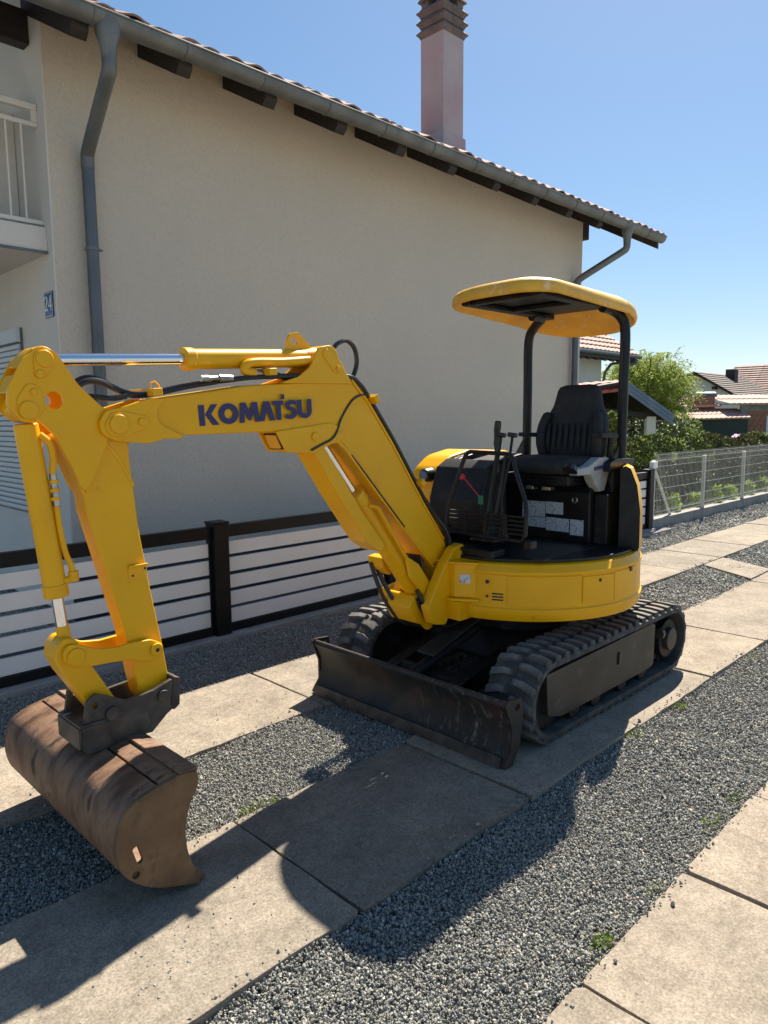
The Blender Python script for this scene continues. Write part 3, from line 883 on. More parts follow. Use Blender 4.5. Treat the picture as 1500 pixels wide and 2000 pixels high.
names_at = ['behind the canopy post', 'one bush right of the canopy post', 'left of the fence mid post', 'over the first white fence post', 'below the metal chimney cap',
            'next to the pink cloth', 'left of the second white fence post', 'over the second white fence post', 'below the brick wall', 'rightmost of the clipped row']
for i, x in enumerate([11.75, 12.55, 13.35, 14.2, 15.1, 16.0, 17.0, 18.0, 19.1, 20.3]):
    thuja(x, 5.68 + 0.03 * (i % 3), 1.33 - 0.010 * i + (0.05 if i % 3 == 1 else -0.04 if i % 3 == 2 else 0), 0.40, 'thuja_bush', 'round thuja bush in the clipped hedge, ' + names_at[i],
          'clipped thuja bushes behind the mesh fence', (M['thuja'], M['thuja_brown'] if i in (4, 5, 6, 8) else M['thuja_light']), n=3600, seed=30 + i, round_top=True, leaf=0.055)  # bright top leaves hold painted sunlight, the dark crown colour the shade below
thuja(11.62, 6.05, 1.78, 0.40, 'conifer', 'pointed bright green conifer between the seat and the canopy post', None, (M['thuja_light'], M['thuja']), n=3600, seed=77, leaf=0.06)
small_at = ['in the first bay, next to the diagonal brace', 'just left of the first white post', 'just right of the first white post', 'left of the second white post', 'just right of the second white post', 'furthest right along the kerb']
for i, (x, y, h) in enumerate([(12.0, 5.08, .30), (12.95, 5.08, .27), (13.85, 5.08, .33), (14.55, 5.08, .30), (15.6, 5.08, .30), (16.5, 5.08, .33)]):
    rs = random.Random(90 + i)
    t = thing('garden_plant', 'small bright green plant below the mesh, ' + small_at[i], 'plant', (x, y, 0), 'young green plants along the mesh fence')
    def pos(r2, x=x, y=y, h=h):
        a = r2.uniform(0, 2 * pi); u = r2.random(); rad = 0.13 * sqrt(r2.random()) * (1.1 - u * .6)
        return Vector((x + rad * cos(a), y + rad * sin(a), 0.06 + h * u)), Vector((cos(a) * .6, sin(a) * .6, .8))
    obj('foliage', leafy(230, pos, 0.085, rs, 2.0), M['young_leaf'], t, smooth=False)
    obj('stem', MB().tube([(x, y, 0), (x, y, .06 + h * .8)], 0.008, 6), M['stem'], t)

# weeds at the slab edges
def weed(x, y, n, r, h, label, seed):
    rs = random.Random(seed)
    def pos(r2):
        a = r2.uniform(0, 2 * pi); rad = r * sqrt(r2.random())
        return Vector((x + rad * cos(a) * 1.6, y + rad * sin(a) * .7, -0.02 + h * r2.random() * .5)), Vector((cos(a) * .8, sin(a) * .8, .6))
    o = obj('weed', leafy(n, pos, h, rs, 1.8), M['weed'], None, smooth=False)
    setprops(o, label, 'weed', 'weeds growing at the slab edges')
weed(2.03, 1.03, 100, .028, .016, 'bright green weed clump beside the near slab, lowest in the picture', 1)
weed(2.42, 1.03, 34, .03, .010, 'sparse flat weed at the near slab edge, between two weed clumps', 2)
weed(3.02, 1.05, 45, .04, .012, 'green weed at the near slab edge, lower one of the right pair', 3)
weed(3.30, 1.05, 55, .045, .014, 'green weed at the near slab edge, upper one of the right pair', 4)
weed(3.62, 1.67, 80, .05, .016, 'low weeds along the slab edge beside the track shadow tip', 5)
weed(4.15, 1.66, 60, .035, .017, 'small weed tuft at the slab edge beside the right track', 6)
weed(1.72, 2.53, 120, .07, .016, 'mossy weeds along the slab edge between bucket and blade', 7)
weed(5.4, 1.66, 60, .05, .016, 'small weed tuft at the slab edge behind the right track', 8)
weed(1.90, 0.985, 40, .03, .010, 'mossy weed in the joint of the near slabs', 9)

def willow():
    rs = random.Random(4)
    c = Vector((29.75, 14.0, 0))
    t = thing('willow_tree', 'light green round crowned willow tree behind the open shed roof', 'tree', c)
    tr = MB().tube([(c.x, c.y, -.1), (c.x + .05, c.y, 1.2), (c.x, c.y, 2.4)], [.2, .16, .12], 10)
    ends = []
    for i in range(9):
        a = 2 * pi * i / 9 + rs.uniform(-.3, .3); h = rs.uniform(3.2, 4.3); rd = rs.uniform(.5, 1.3)
        e = Vector((c.x + rd * cos(a), c.y + rd * sin(a), h)); ends.append(e)
        tr.tube(smooth_path([(c.x, c.y, 1.9 + .05 * i), (c.x + rd * .45 * cos(a), c.y + rd * .45 * sin(a), 2.9), e], 4), [.06 - .004 * k for k in range(9)], 6)
    obj('trunk', tr, M['bark'], t)
    vs = []; fs = []; sv = MB()
    for k in range(1500):
        v = Vector((rs.gauss(0, 1), rs.gauss(0, 1), rs.gauss(0, 1))).normalized() * rs.random() ** .4
        p = Vector((c.x + 1.62 * v.x, c.y + 1.62 * v.y, 2.85 + 1.62 * v.z + rs.gauss(0, .1)))
        L = rs.uniform(.5, 1.25); a = atan2(v.y, v.x); u = sqrt(v.x ** 2 + v.y ** 2)
        d = Vector((cos(a) * .8 * u + rs.gauss(0, .4), sin(a) * .8 * u + rs.gauss(0, .4), rs.uniform(.0, 1.2)))
        n = 9
        for j in range(n):
            d += Vector((rs.gauss(0, .07), rs.gauss(0, .07), -.26)); d.normalize()
            q = p + d * (L / n)
            for _ in range(3):
                s = Vector((rs.gauss(0, 1), rs.gauss(0, 1), rs.gauss(0, .5) - .5)).normalized()
                w = s.cross(d)
                if w.length < .05: continue
                w.normalize(); ll = rs.uniform(.09, .18); kk = len(vs); pp = p + d * (L / n) * rs.random()
                vs += [tuple(pp), tuple(pp + s * ll * .5 + w * .022), tuple(pp + s * ll), tuple(pp + s * ll * .5 - w * .022)]
                fs.append((kk, kk + 1, kk + 2, kk + 3))
            p = q
    obj('crown', MB().add(vs, fs), M['willow'], t, smooth=False)
willow()

def shrub(x, y, h, r, label, m, seed, n=1800):
    rs = random.Random(seed)
    t = thing('shrub', label, 'shrub', (x, y, 0))
    cl = [(rs.uniform(-r, r) * .7, rs.uniform(-r, r) * .7, rs.uniform(.3, .85) * h, rs.uniform(.3, .5) * r) for _ in range(12)]
    def pos(r2):
        cx, cy, cz, cr = r2.choice(cl)
        v = Vector((r2.gauss(0, 1), r2.gauss(0, 1), r2.gauss(0, 1))).normalized() * cr * r2.random() ** .3
        return Vector((x + cx + v.x, y + cy + v.y, max(.05, cz + v.z))), v.normalized()
    obj('crown', leafy(n, pos, .11, rs, 1.8), m, t, smooth=False)
    obj('trunk', MB().tube([(x, y, 0), (x, y, h * .6)], [.05, .03], 6), M['bark'], t)
shrub(22.3, 10.6, 1.9, .9, 'dark green shrub under the open shed roof beside its white column', M['thuja'], 51)
shrub(24.8, 11.2, 1.75, 1.2, 'dark green shrub between the shed column and the dark green lean-to', M['thuja'], 52, 2600)
shrub(27.2, 11.5, 1.9, 1.0, 'green shrub at the left end of the lean-to', M['thuja_light'], 53, 2000)

# ---------------------------------------------------------------- buildings behind
def tile_roof_rows(parent, name, quad, rows, m, amp=0.05, cols=0):
    """stepped tile courses on a sloping quad (eave left, eave right, top right, top left)"""
    a, b, c, d = [Vector(p) for p in quad]
    n = (b - a).cross(d - a).normalized()
    if n.z < 0: n = -n
    for i in range(rows):
        u0, u1 = i / rows, (i + 1) / rows
        l0, l1 = a.lerp(d, u0), a.lerp(d, u1); r0, r1 = b.lerp(c, u0), b.lerp(c, u1)
        k = max(2, cols)
        top0 = []; top1 = []
        for j in range(k + 1):
            t = j / k
            wv = (0.5 + 0.5 * cos(2 * pi * j / 2)) * amp * .6 if cols else 0
            top0.append(l0.lerp(r0, t) + n * (amp + wv)); top1.append(l1.lerp(r1, t) + n * (wv + 0.004))
        mb = MB()
        bot0 = [l0.lerp(r0, j / k) - n * .02 for j in range(k + 1)]
        vs = [tuple(p) for p in top0 + top1 + bot0]
        q = k + 1
        fs = [(j, j + 1, q + j + 1, q + j) for j in range(k)] + [(j, 2 * q + j, 2 * q + j + 1, j + 1) for j in range(k)]
        mb.add(vs, fs)
        obj(name, mb, m, parent, smooth=False)

# neighbour's white house behind
nb = thing('house', 'white house with weathered tile roof seen past the right end of the beige house', 'house', (22, 15, 0))
obj('wall', MB().prism([(13.6, -.2), (20.5, -.2), (20.5, 4.0), (17.1, 6.3), (13.6, 4.0)], 14.0, 25.2, 'x'), M['white_wall'], nb, smooth=False)
nr = obj('roof', MB().prism([(12.72, 4.02), (17.1, 6.75), (21.4, 4.02), (21.4, 3.92), (17.1, 6.62), (12.72, 3.92)], 13.5, 26.25, 'x'), M['brown_wood'], nb, smooth=False)
tile_roof_rows(nr, 'tile_course', [(13.5, 12.66, 4.03), (26.3, 12.66, 4.03), (26.3, 17.1, 6.80), (13.5, 17.1, 6.80)], 13, M['tile_pink'], .05, 86)
obj('fascia', MB().box(13.5, 26.2, 12.70, 12.74, 3.80, 4.0), M['brown_wood'], nr)
for x in np.arange(20.5, 26.2, .55):
    obj('rafter', MB().prism([(12.76, 3.84), (12.76, 3.72), (13.6, 4.05), (13.6, 4.3)], x, x + .22, 'x'), M['brown_wood'], nr)
obj('gutter', MB().tube([(13.5, 12.64, 3.97), (26.4, 12.64, 3.97)], .07, 10), M['pipe'], nb)
obj('downpipe', MB().tube(smooth_path([(25.95, 12.64, 3.93), (25.95, 12.66, 3.72), (25.3, 13.5, 3.42), (25.3, 13.53, 0)], 4), .055, 10), M['pipe'], nb)

# open shed with red tiles
cp = thing('carport', 'open timber shed with red tile roof and blue grey barge boards', 'shed', (19, 10, 0))
def P2(px, py_, Z): return None
# gable roof: ridge runs along x+y diagonal view; built from its own axes
ax = Vector((0.72, -0.69, 0)); ay = Vector((0.69, 0.72, 0))
o0 = Vector((19.05, 9.55, 0))
def cpt(u, v, z): return tuple(o0 + ax * u + ay * v + Vector((0, 0, z)))
def slab_between(pts, t):
    m = MB(); a = [Vector(p) for p in pts]; n = (a[1] - a[0]).cross(a[3] - a[0]).normalized()
    if n.z < 0: n = -n
    m.add([tuple(p) for p in a] + [tuple(p - n * t) for p in a], [(0, 1, 2, 3), (7, 6, 5, 4), (0, 4, 5, 1), (1, 5, 6, 2), (2, 6, 7, 3), (3, 7, 4, 0)])
    return m
cr_ = obj('roof', slab_between([cpt(1.35, 0, 1.78), cpt(1.35, 4, 1.78), cpt(0, 4, 2.72), cpt(0, 0, 2.72)], .08), M['brown_wood'], cp, smooth=False)
obj('roof', slab_between([cpt(0, 0, 2.72), cpt(0, 4, 2.72), cpt(-2.6, 4, 2.5), cpt(-2.6, 0, 2.30)], .08), M['brown_wood'], cp, smooth=False)
tile_roof_rows(cr_, 'tile_course', [cpt(-2.6, -.05, 2.22), cpt(0.05, -.05, 2.47), cpt(0.05, .9, 2.78), cpt(-2.6, .9, 2.58)], 3, M['tile_red'], .05, 18)
for k, off in enumerate((0.0, 0.12, 0.24)):
    obj('barge_board', slab_between([cpt(1.42, -.02 - .03 * k, 1.80 - off), cpt(1.42, .03 - .03 * k, 1.80 - off), cpt(.02, .03 - .03 * k, 2.76 - off), cpt(.02, -.02 - .03 * k, 2.76 - off)], .085), M['blue_fascia'], cp)
obj('column', MB().box(-.13, .13, -.1, .1, -.1, 1.74, Matrix.Translation(cpt(.85, .25, 0)) @ Matrix.Rotation(-.76, 4, 'Z')), M['white_wall'], cp, bevel=.01)
obj('column', MB().box(-.08, .08, -.1, .1, -.1, 2.2, Matrix.Translation(cpt(-.75, .25, 0)) @ Matrix.Rotation(-.76, 4, 'Z')), M['bark'], cp, bevel=.01)
obj('beam', MB().tube([cpt(-2.5, .25, 2.12), cpt(1.2, .25, 1.70)], .1, 4), M['brown_wood'], cp)
obj('brace', MB().tube([cpt(-1.9, .22, 2.1), cpt(-.75, .22, 1.4)], .06, 4), M['brown_wood'], cp)
obj('back_wall', MB().add([cpt(-2.6, 3.2, -.1), cpt(1.0, 3.2, -.1), cpt(1.0, 3.2, 1.9), cpt(0, 3.2, 2.6), cpt(-2.6, 3.2, 2.4), cpt(-2.6, 3.3, -.1), cpt(1.0, 3.3, -.1), cpt(1.0, 3.3, 1.9), cpt(0, 3.3, 2.6), cpt(-2.6, 3.3, 2.4)],
    [(0, 1, 2, 3, 4), (9, 8, 7, 6, 5), (0, 5, 6, 1), (1, 6, 7, 2), (2, 7, 8, 3), (3, 8, 9, 4), (4, 9, 5, 0)]), M['brown_wood'], cp, smooth=False)

# unfinished brick outbuilding, its front faces the drive obliquely
bx = Vector((.72, -.70, 0)); by = Vector((.70, .72, 0)); b0 = Vector((34.15, 11.42, 0))
def bp(u, v, z): return tuple(b0 + bx * u + by * v + Vector((0, 0, z)))
def bbox(u0, u1, v0, v1, z0, z1):
    vs = [bp(u, v, z) for u in (u0, u1) for v in (v0, v1) for z in (z0, z1)]
    return MB().add(vs, [(0, 1, 3, 2), (4, 6, 7, 5), (0, 4, 5, 1), (2, 3, 7, 6), (0, 2, 6, 4), (1, 5, 7, 3)])
bb = thing('outbuilding', 'unplastered orange brick outbuilding with red sheet roof and dark lean-to', 'building', b0)
bw = obj('wall', bbox(-.02, 6, .0, 5, -.3, 2.05), M['mortar'], bb, smooth=False)
obj('upper_wall', bbox(-2.75, -.03, .55, 5, -.3, 2.1), M['brick'], bb, smooth=False)
brick_me = None
rb = random.Random(3)
bmb = bbox(0, .235, -.02, .0, 0, .21)
A = np.array(bmb.v); cc = Vector(A.mean(0).tolist()); bmb.v = [tuple(Vector(p) - cc) for p in bmb.v]
brick_me = make_mesh('brick', bmb, M['brick'], smooth=False)
for r_ in range(9):
    for c_ in range(13):
        u = .12 + c_ * .25 + (.125 if r_ % 2 else 0); zz = .22 * r_ + .02
        if 1.02 < u + .12 < 1.9 and .86 < zz + .1 < 1.78: continue
        place('brick', brick_me, Vector(bp(u + .12, -.012, zz + .105)), bw)
obj('corner_pier', bbox(-.2, .1, -.06, .06, -.3, 2.08), M['conc'], bb, smooth=False)
obj('ring_beam', bbox(-.2, 6, -.05, .02, 1.97, 2.25), M['conc'], bb, smooth=False)
wn = obj('window', bbox(1.0, 1.9, -.05, -.012, .9, 1.76), M['white_print'], bb, smooth=False)
obj('pane', bbox(1.08, 1.82, -.062, -.052, .98, 1.68), M['glass'], wn, smooth=False)
br = obj('roof', bbox(-3.1, 6.3, .0, .05, 2.26, 2.3), M['tile_red'], bb, smooth=False)
tile_roof_rows(br, 'roof_sheet', [bp(-.9, -.35, 2.27), bp(6.3, -.35, 2.27), bp(6.3, 2.6, 2.75), bp(-.9, 2.6, 2.75)], 2, M['tile_pink'], .04, 60)
tile_roof_rows(br, 'roof_sheet', [bp(-3.2, .3, 2.15), bp(-.9, .3, 2.2), bp(-.9, 2.6, 2.70), bp(-3.2, 2.6, 2.66)], 2, M['tile_pink'], .04, 24)
ln = obj('lean_to', bbox(-3.0, -.2, -.75, .5, -.3, 1.62), M['dark_green'], bb, smooth=False)
tile_roof_rows(ln, 'roof_sheet', [bp(-3.4, -.95, 1.60), bp(-.2, -.95, 1.66), bp(-.1, .5, 2.05), bp(-2.9, .5, 2.03)], 1, M['tile_pink'], .04, 30)
ckm = obj('chimney', bbox(-2.05, -1.05, .6, 1.2, 2.0, 2.62), M['brick'], bb, bevel=.01)
obj('metal_cap', MB().loft([[bp(u, .62 + .0 + .55 * (1 - cos(t)) / 2, 2.62 + .24 * sin(t)) for t in np.linspace(0, pi, 9)] for u in (-2.15, -.95)]), M['zinc'], ckm)
obj('pole', MB().tube([bp(2.1, .0, 2.4), bp(2.4, 1.2, 2.75)], .03, 6), M['pink'], bb)

# grey house far behind, brown tiles, and a pinkish roof behind that
gh = thing('house', 'pale grey gabled house with brown tile roof behind the brick outbuilding', 'house', (49, 18.3, 0))
obj('wall', MB().prism([(15.9, -.5), (20.8, -.5), (20.8, 2.9), (18.32, 4.35), (15.9, 2.95)], 46, 52.8, 'x'), M['white_wall'], gh, smooth=False)
g_r = obj('roof', MB().prism([(15.3, 2.72), (18.32, 4.5), (21.3, 2.72), (21.3, 2.62), (18.32, 4.38), (15.3, 2.62)], 45.5, 53.3, 'x'), M['brown_wood'], gh, smooth=False)
tile_roof_rows(g_r, 'tile_course', [(45.45, 15.28, 2.74), (53.3, 15.28, 2.74), (53.3, 18.32, 4.54), (45.45, 18.32, 4.54)], 12, M['tile_brown'], .05, 0)
tile_roof_rows(g_r, 'tile_course', [(53.3, 21.3, 2.74), (45.45, 21.3, 2.74), (45.45, 18.32, 4.54), (53.3, 18.32, 4.54)], 6, M['tile_brown'], .05, 0)
obj('purlin_end', MB().box(45.55, 46, 17.0, 17.2, 3.4, 3.58), M['brown_wood'], g_r)
obj('purlin_end', MB().box(45.55, 46, 15.95, 16.15, 2.78, 2.96), M['brown_wood'], g_r)
obj('chimney', MB().box(50.2, 50.8, 17.5, 18.1, 3.9, 4.85), M['brown_wood'], gh)
ph = thing('house', 'distant house showing only a broad pinkish tile roof at the right edge', 'house', (63, 17, 0))
obj('wall', MB().box(60.6, 65.5, 10, 21.2, -.5, 3.6), M['white_wall'], ph, smooth=False)
pr = obj('roof', MB().prism([(59.8, 3.35), (63, 5.85), (66.2, 3.35), (66.2, 3.25), (63, 5.75), (59.8, 3.25)], 9.5, 21.9, 'y'), M['brown_wood'], ph, smooth=False)
tile_roof_rows(pr, 'tile_course', [(59.75, 21.95, 3.36), (59.75, 9.5, 3.36), (63, 9.5, 5.9), (63, 21.95, 5.9)], 14, M['tile_pink'], .06, 0)
# pink cloth lying on the hedge
cl = MB(); n = 6
cv = [(16.45 + .17 * i / n, 5.62 + .12 * j / n, 1.27 + .03 * sin(i * 1.1) * cos(j * .9) + .06 * i / n) for i in range(n + 1) for j in range(n + 1)]
cl.add(cv + [(p[0], p[1], p[2] - .01) for p in cv], [(i * (n + 1) + j, i * (n + 1) + j + 1, (i + 1) * (n + 1) + j + 1, (i + 1) * (n + 1) + j) for i in range(n) for j in range(n)])
obj('cloth', cl, M['pink'], label='small pale pink cloth lying on top of the clipped hedge', cat='cloth')

# ================================================================ mini excavator
XC, YC = 3.90, 2.66                                     # slewing centre
ex = thing('mini_excavator', 'yellow compact tracked excavator with black seat and yellow canopy parked on the concrete strips', 'excavator', (XC, YC, 0))

# ---- tracks
XI, XS, ZT, RT = 3.165, 4.625, 0.235, 0.209             # idler, sprocket, axle height, belt outer radius
def track_point(s):
    """point, tangent angle on the belt's outer face at arc length s"""
    Lx = XS - XI; c = pi * RT; P = 2 * Lx + 2 * c; s %= P
    if s < Lx: return XI + s, ZT + RT, 0.0
    s -= Lx
    if s < c:
        a = s / RT; return XS + RT * sin(a), ZT + RT * cos(a), a
    s -= c
    if s < Lx: return XS - s, ZT - RT, pi
    s -= Lx
    a = s / RT; return XI - RT * sin(a), ZT - RT * cos(a), pi + a
PER = 2 * (XS - XI) + 2 * pi * RT
def lug_mesh(sign):
    m = MB()
    b = [(-.036, .142), (.012, .145), (.036, .075), (.036, .006), (-.004, .006), (-.006, .06)]
    base = [(x, sign * y, -.003) for x, y in b]
    top = [(x * .82 + .001, sign * (.006 + (y - .006) * .93 + .003), .023) for x, y in b]
    n = len(b)
    m.add(base + top, [tuple(range(n)), tuple(range(2 * n - 1, n - 1, -1))] + [(i, (i + 1) % n, n + (i + 1) % n, n + i) for i in range(n)])
    return make_mesh('tread_lug', m, M['lug'], angle=25)
lug_l, lug_r = lug_mesh(1), lug_mesh(-1)
NL = 47
def build_track(y0, y1, out):
    """out = +1 when the outer side faces +y"""
    m = MB(); n = 110; rings = []
    for i in range(n):
        x, z, a = track_point(PER * i / n)
        nx, nz = sin(a), cos(a)
        def q(d, y): return (x + nx * d, y, z + nz * d)
        rings.append([q(-.004, y0), q(0, y0 + .006), q(0, y1 - .006), q(-.004, y1), q(-.03, y1), q(-.03, y0)])
    rings.append(rings[0])
    m.loft(rings, close_ends=False)
    t = obj('track', m, M['rubber'], ex, angle=50)
    ym = (y0 + y1) / 2
    for k in range(NL):
        for sg, me, off in ((1, lug_l, 0.0), (-1, lug_r, 0.5)):
            x, z, a = track_point(PER * (k + off) / NL)
            place('tread_lug', me, (x, ym, z), t, rot=(0, a, 0))
    # frame with side plate
    yo = y1 if out > 0 else y0
    o1, o2 = (yo - .055, yo - .012) if out > 0 else (yo + .012, yo + .055)
    plate = fillet([(3.10, .385), (4.34, .402), (4.37, .385), (4.36, .13), (4.30, .115), (3.25, .12), (3.12, .16)], .015)
    slot = fillet([(3.86, .245), (3.90, .245), (3.90, .325), (3.86, .325)], .019, 5)
    fr = obj('track_frame', MB().prism(plate, o1, o2, 'y', [slot]), M['frame_dust'], ex, bevel=.006)
    obj('frame_beam', MB().box(3.3, 4.40, y0 + .06, y1 - .06, .14, .37), M['black_steel'], fr, bevel=.01)
    obj('end_bracket', MB().box(4.405, 4.425, o1 + .002, o2 + out * .006 if out > 0 else o2 - .002, .15, .375), M['frame_dust'], fr) if False else None
    def disc(x, r, ya, yb, name, mm, hub):
        m = MB().cyl((x, ya, ZT), (x, yb, ZT), r, n=32); d = obj(name, m, mm, fr, bevel=.008)
        ye = yb if out > 0 else ya
        obj('hub', MB().cyl((x, ye - .002 * out, ZT), (x, ye + out * .03, ZT), hub, hub * .85, n=24), mm, d, bevel=.006) if False else None
        return d
    disc(XI, .165, y0 + .05, y1 - .05, 'idler', M['black_steel'], .06)
    disc(XS, .13, y0 + .035, y1 - .035, 'sprocket', M['black_steel'], .09)
    obj('sprocket_hub', MB().cyl((XS, ym, ZT), (XS, yo - out * .005, ZT), .085, .075, 28), M['frame_dust'], fr, bevel=.008)
    tm = MB()
    for i in range(14):
        a = 2 * pi * i / 14
        tm.cyl((XS + .145 * cos(a), y0 + .08, ZT + .145 * sin(a)), (XS + .145 * cos(a), y1 - .08, ZT + .145 * sin(a)), .022, n=8)
    obj('sprocket_teeth', tm, M['black_steel'], fr)
    for x in (3.42, 3.66, 3.98, 4.25):
        obj('roller', MB().cyl((x, y0 + .03, .105), (x, y1 - .03, .105), .055, n=18), M['black_steel'], fr, bevel=.006)
    obj('tension_port', MB().tube([(4.47, yo - out * .03, .30), (4.50, yo - out * .03, .30)], .035, 8), M['frame_dust'], fr)
    return t
build_track(1.915, 2.205, -1)
build_track(3.105, 3.395, 1)

# ---- undercarriage
uc = obj('undercarriage_frame', MB().prism(fillet([(3.42, .24), (3.5, .40), (4.3, .40), (4.38, .24), (4.2, .18), (3.6, .18)], .03), 2.26, 3.05, 'y'), M['black_steel'], ex, bevel=.01)
for y0, y1 in ((2.16, 2.28), (3.03, 3.15)):
    obj('cross_member', MB().box(3.5, 3.68, y0, y1, .22, .37), M['black_steel'], uc, bevel=.01)
    obj('cross_member', MB().box(4.1, 4.28, y0, y1, .22, .37), M['black_steel'], uc, bevel=.01)
obj('slew_ring', MB().cyl((XC, YC, .39), (XC, YC, .58), .34, n=40), M['black_steel'], ex)

# ---- dozer blade
bp_front = [(2.735, .012), (2.775, .075), (2.80, .15), (2.795, .22), (2.765, .285), (2.742, .318)]
bp_back = [(2.758, .325), (2.785, .292), (2.815, .225), (2.82, .15), (2.795, .07), (2.758, .008)]
bl = obj('dozer_blade', MB().prism(bp_front + bp_back, 1.937, 3.383, 'y'), M['blade'], ex, bevel=.004)
for y0, y1 in ((1.922, 1.936), (3.384, 3.398)):
    o = obj('end_plate', MB().prism(fillet([(2.728, .0), (2.79, .08), (2.79, .20), (2.735, .325), (2.76, .345), (2.87, .335), (2.885, .26), (2.86, .10), (2.80, .0)], .012), y0, y1, 'y', [circle2(2.835, .295, .02, 14)]), M['blade'], bl, bevel=.003)
obj('top_tube', MB().cyl((2.765, 1.938, .322), (2.765, 3.382, .322), .016, n=12), M['blade'], bl)
obj('cutting_edge', MB().prism([(2.722, .0), (2.734, .062), (2.746, .058), (2.74, .0)], 1.95, 3.37, 'y'), M['coupler'], bl, bevel=.002)
for y in (2.38, 2.86):
    obj('blade_arm', MB().prism([(2.80, .12), (2.80, .22), (3.15, .30), (3.5, .34), (3.5, .24), (3.2, .18)], y, y + .085, 'y'), M['black_steel'], bl, bevel=.008)
obj('cross_tube', MB().cyl((3.02, 2.38, .225), (3.02, 2.945, .225), .045, n=14), M['black_steel'], bl)
obj('blade_cylinder', MB().cyl((2.82, 2.66, .25), (3.45, 2.66, .42), .035, n=16), M['black_steel'], bl)
obj('cylinder_cover', MB().prism([(2.98, .355), (3.46, .50), (3.46, .512), (2.98, .367)], 2.595, 2.725, 'y'), M['frame_dust'], bl, bevel=.004)

# ---- revolving frame
XFR = 3.165
def arc_plan(R, a0=None, off=0.0, n=56):
    """plan outline of the round body cut off at the front; off moves the front face in"""
    xf = XFR + off
    a0 = math.acos(max(-1, min(1, (xf - XC) / R)))
    a1, a2 = a0, 2 * pi - a0                              # the front gap lies around angle pi
    return [(XC + R * cos(a), YC + R * sin(a)) for a in np.linspace(-a1, a1, n)]
def ring(R, z, off=0.0): return [(x, y, z) for x, y in arc_plan(R, off=off)]
RB = .768
body = MB().loft([ring(RB - .06, .562, .03), ring(RB - .014, .575, .01), ring(RB - .002, .60), ring(RB + .003, .628), ring(RB + .003, .645), ring(RB - .006, .652), ring(RB - .008, .72),
                  ring(RB - .008, .835), ring(RB - .001, .842), ring(RB - .001, .856), ring(RB - .012, .868), ring(RB - .03, .893, .01), ring(RB - .055, .903, .03)])
bd = obj('body_shell', body, M['yellow'], ex, angle=28)
def patch(a0, a1, z0, z1, R, t, n=14):
    m = MB(); rings = []
    for a in np.linspace(radians(a0), radians(a1), n):
        c, s = cos(a), sin(a)
        rings.append([(XC + (R) * c, YC + R * s, z0), (XC + (R + t) * c, YC + (R + t) * s, z0), (XC + (R + t) * c, YC + (R + t) * s, z1), (XC + R * c, YC + R * s, z1)])
    return m.loft(rings)
obj('access_door', patch(242.2, 259.3, .672, .825, RB - .02, .019), M['yellow'], bd, bevel=.003)
obj('door_latch', patch(250.3, 251.5, .788, .806, RB - .02, .0215, 3), M['black_steel'], bd)
obj('side_panel', patch(210.0, 241.6, .658, .832, RB - .02, .0165), M['yellow'], bd, bevel=.003)
obj('side_panel', patch(259.9, 277, .66, .83, RB - .02, .0165), M['yellow'], bd, bevel=.003)
for k in range(3):
    obj('vent_slot', patch(203.6, 208.4, .690 + .017 * k, .698 + .017 * k, RB - .02, .0145, 5), M['hose'], bd)
def studs(a, z, r, m_, name):
    c, s = cos(radians(a)), sin(radians(a)); p = Vector((XC + (RB - .012) * c, YC + (RB - .012) * s, z)); n = Vector((c, s, 0))
    obj(name, MB().cyl(p, p + n * .009, r * 1.5, n=16), M['yellow'], bd)
    obj('hole', MB().cyl(p, p + n * .0105, r, n=14), m_, bd)
studs(201.6, .795, .012, M['hose'], 'bolt_boss')
studs(201.6, .712, .008, M['hose'], 'bolt_boss')
obj('marker_plate', patch(271.6, 273.4, .812, .836, RB - .02, .0235, 3), M['hose'], bd)
# front bracket box with a small sticker
fb = obj('front_bracket', MB().prism(fillet([(3.11, 2.55), (3.172, 2.447), (3.25, 2.46), (3.25, 2.98), (3.11, 2.95)], .012), .69, .885, 'z'), M['yellow'], ex, bevel=.005)
obj('bracket_flange', MB().prism([(3.09, 2.55), (3.165, 2.425), (3.25, 2.45), (3.25, 2.98), (3.09, 2.96)], .886, .898, 'z'), M['yellow'], fb, bevel=.003)
obj('bracket_flange', MB().prism([(3.075, 2.545), (3.16, 2.415), (3.25, 2.45), (3.25, 2.98), (3.075, 2.96)], .675, .689, 'z'), M['yellow'], fb, bevel=.003)
st = MB().box(-.03, .03, -.0015, .0, -.026, .026, Matrix.Translation((3.141, 2.4985, .80)) @ Matrix.Rotation(math.atan2(-.103, .062), 4, 'Z'))
obj('sticker', st, M['decal'], fb)
obj('lower_gusset', MB().prism([(3.10, .56), (3.3, .56), (3.3, .674), (3.08, .674)], 2.50, 2.90, 'y'), M['yellow'], fb, bevel=.004)

# floor
fl = obj('floor_plate', MB().prism([(x, y) for x, y in arc_plan(RB - .045, off=.03)], .904, .922, 'z'), M['black_paint'], ex, bevel=.004)
obj('foot_step', MB().prism(fillet([(3.205, 2.36), (3.34, 2.36), (3.34, 2.80), (3.205, 2.80)], .02), .923, .965, 'z'), M['black_paint'], fl, bevel=.006)
obj('mat_rib', MB().box(3.36, 3.98, 2.12, 2.78, .9225, .928), M['hose'], fl)

